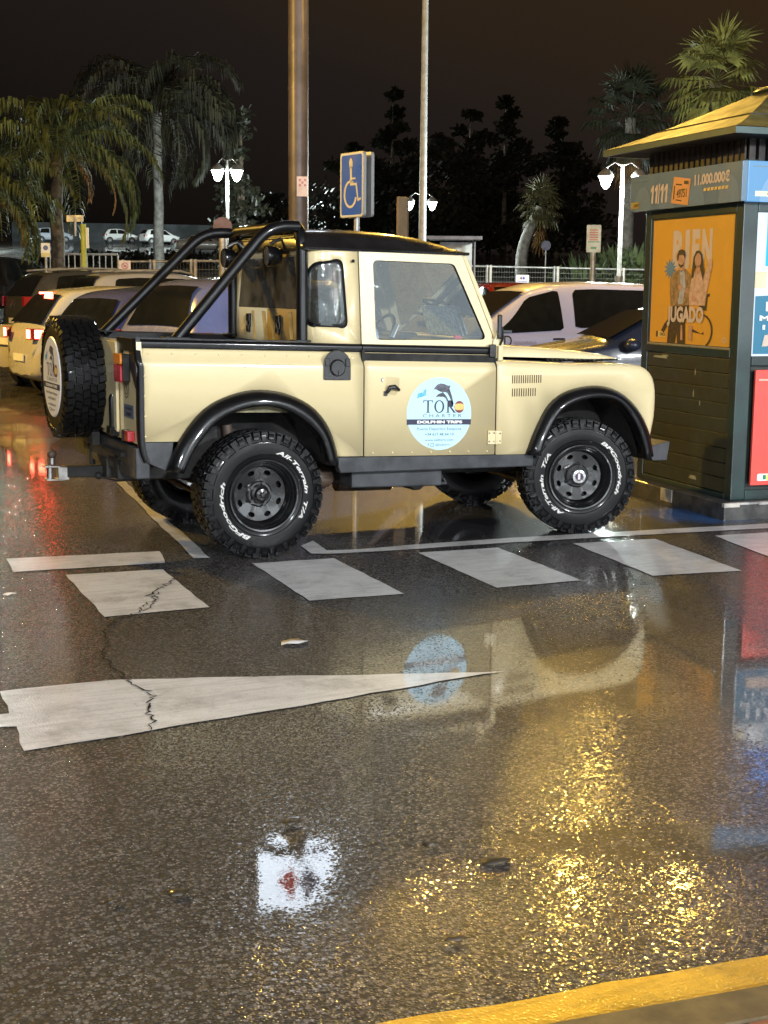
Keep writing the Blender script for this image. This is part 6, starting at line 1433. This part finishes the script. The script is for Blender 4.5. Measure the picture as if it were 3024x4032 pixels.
def feather_palm(label, px, d, py_base, py_crown, nf, L, mats, seed, trunk_r=.17, ll=.75, droop=2.0, dry=(), hang=1.2, nl=30, grp='feather palms along the car park edge', wd=.06):
    rr = random.Random(seed); b = on_ground(px, d); dep = (b-CAM).dot(F_); top = at(px, py_crown, dep); top = Vector((b.x, b.y, top.z))
    root = thing('palm_tree', label, 'palm tree', b, grp)
    n = 9; pts = [b.lerp(top, i/n)+Vector((rr.uniform(-.03, .03), rr.uniform(-.03, .03), 0)) for i in range(n+1)]; pts[0].z -= .3
    MB().tube(pts, trunk_r, 14, radii=[trunk_r*(1.15-.35*i/n) for i in range(n+1)]).build('trunk', mats[1], root, smooth=60)
    mb = MB(); mb.tube([top-Vector((0, 0, .9)), top-Vector((0, 0, .3)), top+Vector((0, 0, .2))], trunk_r, 10, radii=[trunk_r*.9, trunk_r*1.15, trunk_r*.5]); 
    mb.build('crown_shaft', mats[1], root, smooth=60)
    mb = MB()
    for i in range(nf):
        a = 2*math.pi*(i*.381966)+rr.uniform(-.15, .15); k_ = i/nf; el = 1.35-1.55*k_+rr.uniform(-.12, .12)
        frond(mb, top+Vector((math.cos(a)*.1, math.sin(a)*.1, .1)), a, el, L*rr.uniform(.85, 1.1), droop*rr.uniform(.85, 1.1), nl, ll, hang, rr, wd)
    mb.build('crown', mats[0], root, smooth=0, merge=False)
    for (da, l_, s_) in dry:
        mb = MB(); frond(mb, top-Vector((0, 0, .15)), da, .2, l_, 2.2, 24, .40, 2.2, rr, .05); mb.build('dry_frond', M_DRY, root, smooth=0, merge=False)
    return root
RA = math.atan2(RH.y, RH.x)
feather_palm('big green feather palm with two hanging dry fronds, left of the tall dim palm', 128, 42, 590, 330, 28, 3.5, (M_FROND, M_TRUNK), 11, .20, .85, 1.95, dry=((RA+.15, 2.9, 0), (RA+.9, 2.2, 0)), nl=40)
feather_palm('feather palm cut by the left edge, its trunk hung with dry fronds', -22, 40, 590, 430, 22, 2.9, (M_FROND, M_TRUNK), 12, .2, .75, 2.1, dry=((RA-.3, 2.0, 0), (RA+2.6, 2.2, 0), (RA+.6, 1.9, 0)), nl=34)
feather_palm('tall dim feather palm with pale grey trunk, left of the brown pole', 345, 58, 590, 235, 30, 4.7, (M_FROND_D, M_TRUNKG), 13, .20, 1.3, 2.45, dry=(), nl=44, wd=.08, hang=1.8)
def fan_leaf(mb, base, a, el, pet, bl, rr, droop=.5, mi=0, nseg=16):
    d = Vector((math.cos(a)*math.cos(el), math.sin(a)*math.cos(el), math.sin(el))); mb.tube([base, base+d*pet*.5+Vector((0, 0, .03)), base+d*pet], .018, 4, mi, False)
    c = base+d*pet; side = Vector((-math.sin(a), math.cos(a), 0)); up = side.cross(d).normalized()*-1
    for i in range(nseg):
        th = R(-105+210*i/(nseg-1)); dr = (d*math.cos(th)+side*math.sin(th)).normalized(); l = bl*(.75+.25*math.cos(th))*rr.uniform(.85, 1.1)
        wv = (side*math.cos(th)-d*math.sin(th))*.055*bl; q1 = c+dr*l*.6+Vector((0, 0, -.06*l)); q2 = q1+(dr*(1-droop*.7)+Vector((0, 0, -droop*rr.uniform(.7, 1.3)))).normalized()*l*.5
        mb.add([c, q1-wv, q1+wv, q2], [(0, 1, 2), (1, 3, 2)], mi)
def fan_palm(label, px, d, py_crown, nf, pet, bl, leaf, seed, trunk_r, skirt=0, trunk=None, lean=0, grp='fan palms', lo=-1.0):
    rr = random.Random(seed); b = on_ground(px, d); dep = (b-CAM).dot(F_); z = at(px, py_crown, dep).z; top = Vector((b.x, b.y, z))+RH*lean
    root = thing('fan_palm', label, 'palm tree', b, grp); n = 8
    pts = [b.lerp(top, i/n)-RH*lean*.5*math.sin(math.pi*i/n) for i in range(n+1)]; pts[0].z -= .3
    MB().tube(pts, trunk_r, 12, radii=[trunk_r*(1.2-.3*i/n) for i in range(n+1)]).build('trunk', trunk or M_TRUNK, root, smooth=60)
    mb = MB()
    for i in range(nf):
        k_ = i/nf; a = 2*math.pi*(i*.381966)+rr.uniform(-.2, .2); el = 1.45+(lo-1.45)*k_+rr.uniform(-.12, .12); fan_leaf(mb, top+Vector((0, 0, .3-.5*k_)), a, el, pet*rr.uniform(.8, 1.15), bl*rr.uniform(.85, 1.1), rr, .3+.6*k_)
    mb.build('crown', leaf, root, smooth=0, merge=False)
    if skirt:
        mb = MB()
        for i in range(skirt):
            a = rr.uniform(0, 6.28); fan_leaf(mb, top-Vector((0, 0, rr.uniform(.2, 1.6))), a, -1.15+rr.uniform(-.2, .2), pet*.6, bl*.7, rr, .9, nseg=9)
        mb.build('dead_leaf_skirt', M_DRY, root, smooth=0, merge=False)
fan_palm('tall bright fan palm with dead leaf skirt above the kiosk roof', 1528, 52, 190, 46, 1.10, 1.05, M_FAN, 21, .28, 34, lo=-1.25)
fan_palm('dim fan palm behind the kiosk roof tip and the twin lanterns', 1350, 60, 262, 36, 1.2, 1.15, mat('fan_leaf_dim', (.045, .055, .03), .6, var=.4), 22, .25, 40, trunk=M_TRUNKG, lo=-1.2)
fan_palm('small leaning fan palm left of the bus stop sign', 1128, 64, 450, 24, .45, .85, mat('fan_leaf_small', (.10, .09, .035), .6, var=.4), 23, .24, 6, lean=.75, trunk=M_TRUNKG, lo=-.8)
def clump(mb, c, r, n, rr, ls, flat=1.0):
    for i in range(n):
        v = Vector((rr.gauss(0, 1), rr.gauss(0, 1), rr.gauss(0, 1))).normalized()*r*rr.uniform(.45, 1.05); v.z *= flat; q = Vector(c)+v
        d = Vector((rr.gauss(0, 1), rr.gauss(0, 1), rr.gauss(0, .7))).normalized(); s = d.orthogonal().normalized()*ls*.5; mb.add([q-s*.5, q+d*ls*.5-s, q+d*ls, q+d*ls*.5+s], [(0, 1, 2, 3)])
def conifer(label, px, d, py_top, wid_m, seed, shape='cone', grp='dark trees far behind the car park', leaf=None, ls=.5, dens=70):
    rr = random.Random(seed); b = on_ground(px, d); z = at(px, py_top, (b-CAM).dot(F_)).z; H = z-b.z; root = thing('tree', label, 'tree', b, grp)
    MB().tube([b-Vector((0, 0, .3)), b+Vector((0, 0, H*.5)), b+Vector((0, 0, H*.92))], .3, 8, radii=[.3, .18, .05]).build('trunk', M_TRUNK, root, smooth=60)
    mb = MB(); lv_ = 9
    for i in range(lv_):
        t = i/(lv_-1); h = b.z+H*(.12+.86*t); rad = wid_m*((1-t)**.8*.9+.1) if shape == 'cone' else wid_m*math.sin(math.pi*(.15+.8*t))
        m_ = max(2, int(6*(1-t)+2))
        for j in range(m_):
            a = rr.uniform(0, 6.28); rd = rad*rr.uniform(.3, .95); clump(mb, (b.x+math.cos(a)*rd, b.y+math.sin(a)*rd, h+rr.uniform(-.5, .5)), max(.5, rad*.45), dens, rr, ls, .6)
    mb.build('crown', leaf or M_LEAFDK, root, smooth=0, merge=False); return root
for i, (px, d, pt, w_, s) in enumerate(((845, 120, 205, 3.6, 'cone'), (1010, 130, 250, 5.0, 'cone'), (1085, 125, 215, 4.2, 'cone'), (1200, 120, 255, 4.6, 'cone'), (955, 118, 310, 5.0, 'ball'), (755, 125, 330, 4.6, 'ball'), (595, 122, 430, 4.8, 'ball'))):
    conifer(['slim dark cypress just left of the pale mast', 'broad dark conifer right of the pale mast', 'pointed dark conifer above the small leaning palm', 'dark conifer left of the dim fan palm', 'round dark tree directly right of the pale mast foot', 'round dark tree behind the blue sign', 'low round dark tree left of the brown pole'][i], px, d, pt, w_, 50+i, s, ls=.55, dens=80)
conifer('slender tree with lit leaf tufts right of the twin lanterns by the brown pole', 522, 60, 262, 1.3, 70, 'cone', leaf=mat('leaf_lit_tree', (.06, .065, .04), .55, var=.5), ls=.28, dens=30, grp='trees near the lanterns')
def shrub(label, px, d, wid, ht, seed, leaf=M_LEAFSH, blade=True, grp='shrubs behind the fence'):
    rr = random.Random(seed); b = on_ground(px, d); mb = MB()
    for i in range(90):
        a = rr.uniform(0, 6.28); r_ = wid*math.sqrt(rr.random()); q = b+Vector((math.cos(a)*r_*.3, math.sin(a)*r_*.3, 0)); tip = b+Vector((math.cos(a)*r_, math.sin(a)*r_, ht*rr.uniform(.5, 1.0))); s = Vector((-math.sin(a), math.cos(a), 0))*rr.uniform(.06, .12); m_ = q.lerp(tip, .6)+Vector((0, 0, ht*.12))
        mb.add([q-s*.3, q+s*.3, m_-s, m_+s, tip], [(0, 1, 3, 2), (2, 3, 4)])
    for i in range(14): clump(mb, b+Vector((rr.uniform(-wid, wid)*.7, rr.uniform(-wid, wid)*.7, ht*rr.uniform(.2, .7))), ht*.25, 40, rr, .16)
    tag(mb.build('shrub', leaf, smooth=0, merge=False), label, 'shrub', grp)
shrub('leafy shrub left of the bus stop sign post', 1265, 50, 1.1, 1.9, 81); shrub('tallest leafy shrub between lantern pole and kiosk', 1365, 49, 1.3, 2.3, 82); shrub('leafy shrub right behind the bus stop sign post', 1312, 53, 1.2, 2.2, 83)
M_HEDGE = mat('hedge_dark', (.016, .017, .012), .7, var=.5)
rr = random.Random(9); mb = MB()
for i in range(60):
    q = on_ground(90+i*7.5, rr.uniform(88, 100)); clump(mb, q+Vector((0, 0, .25)), rr.uniform(.5, .9), 46, rr, .3, .55)
tag(mb.build('hedge', M_HEDGE, smooth=0, merge=False), 'low dark hedge on the bank below the white cars', 'hedge', None)
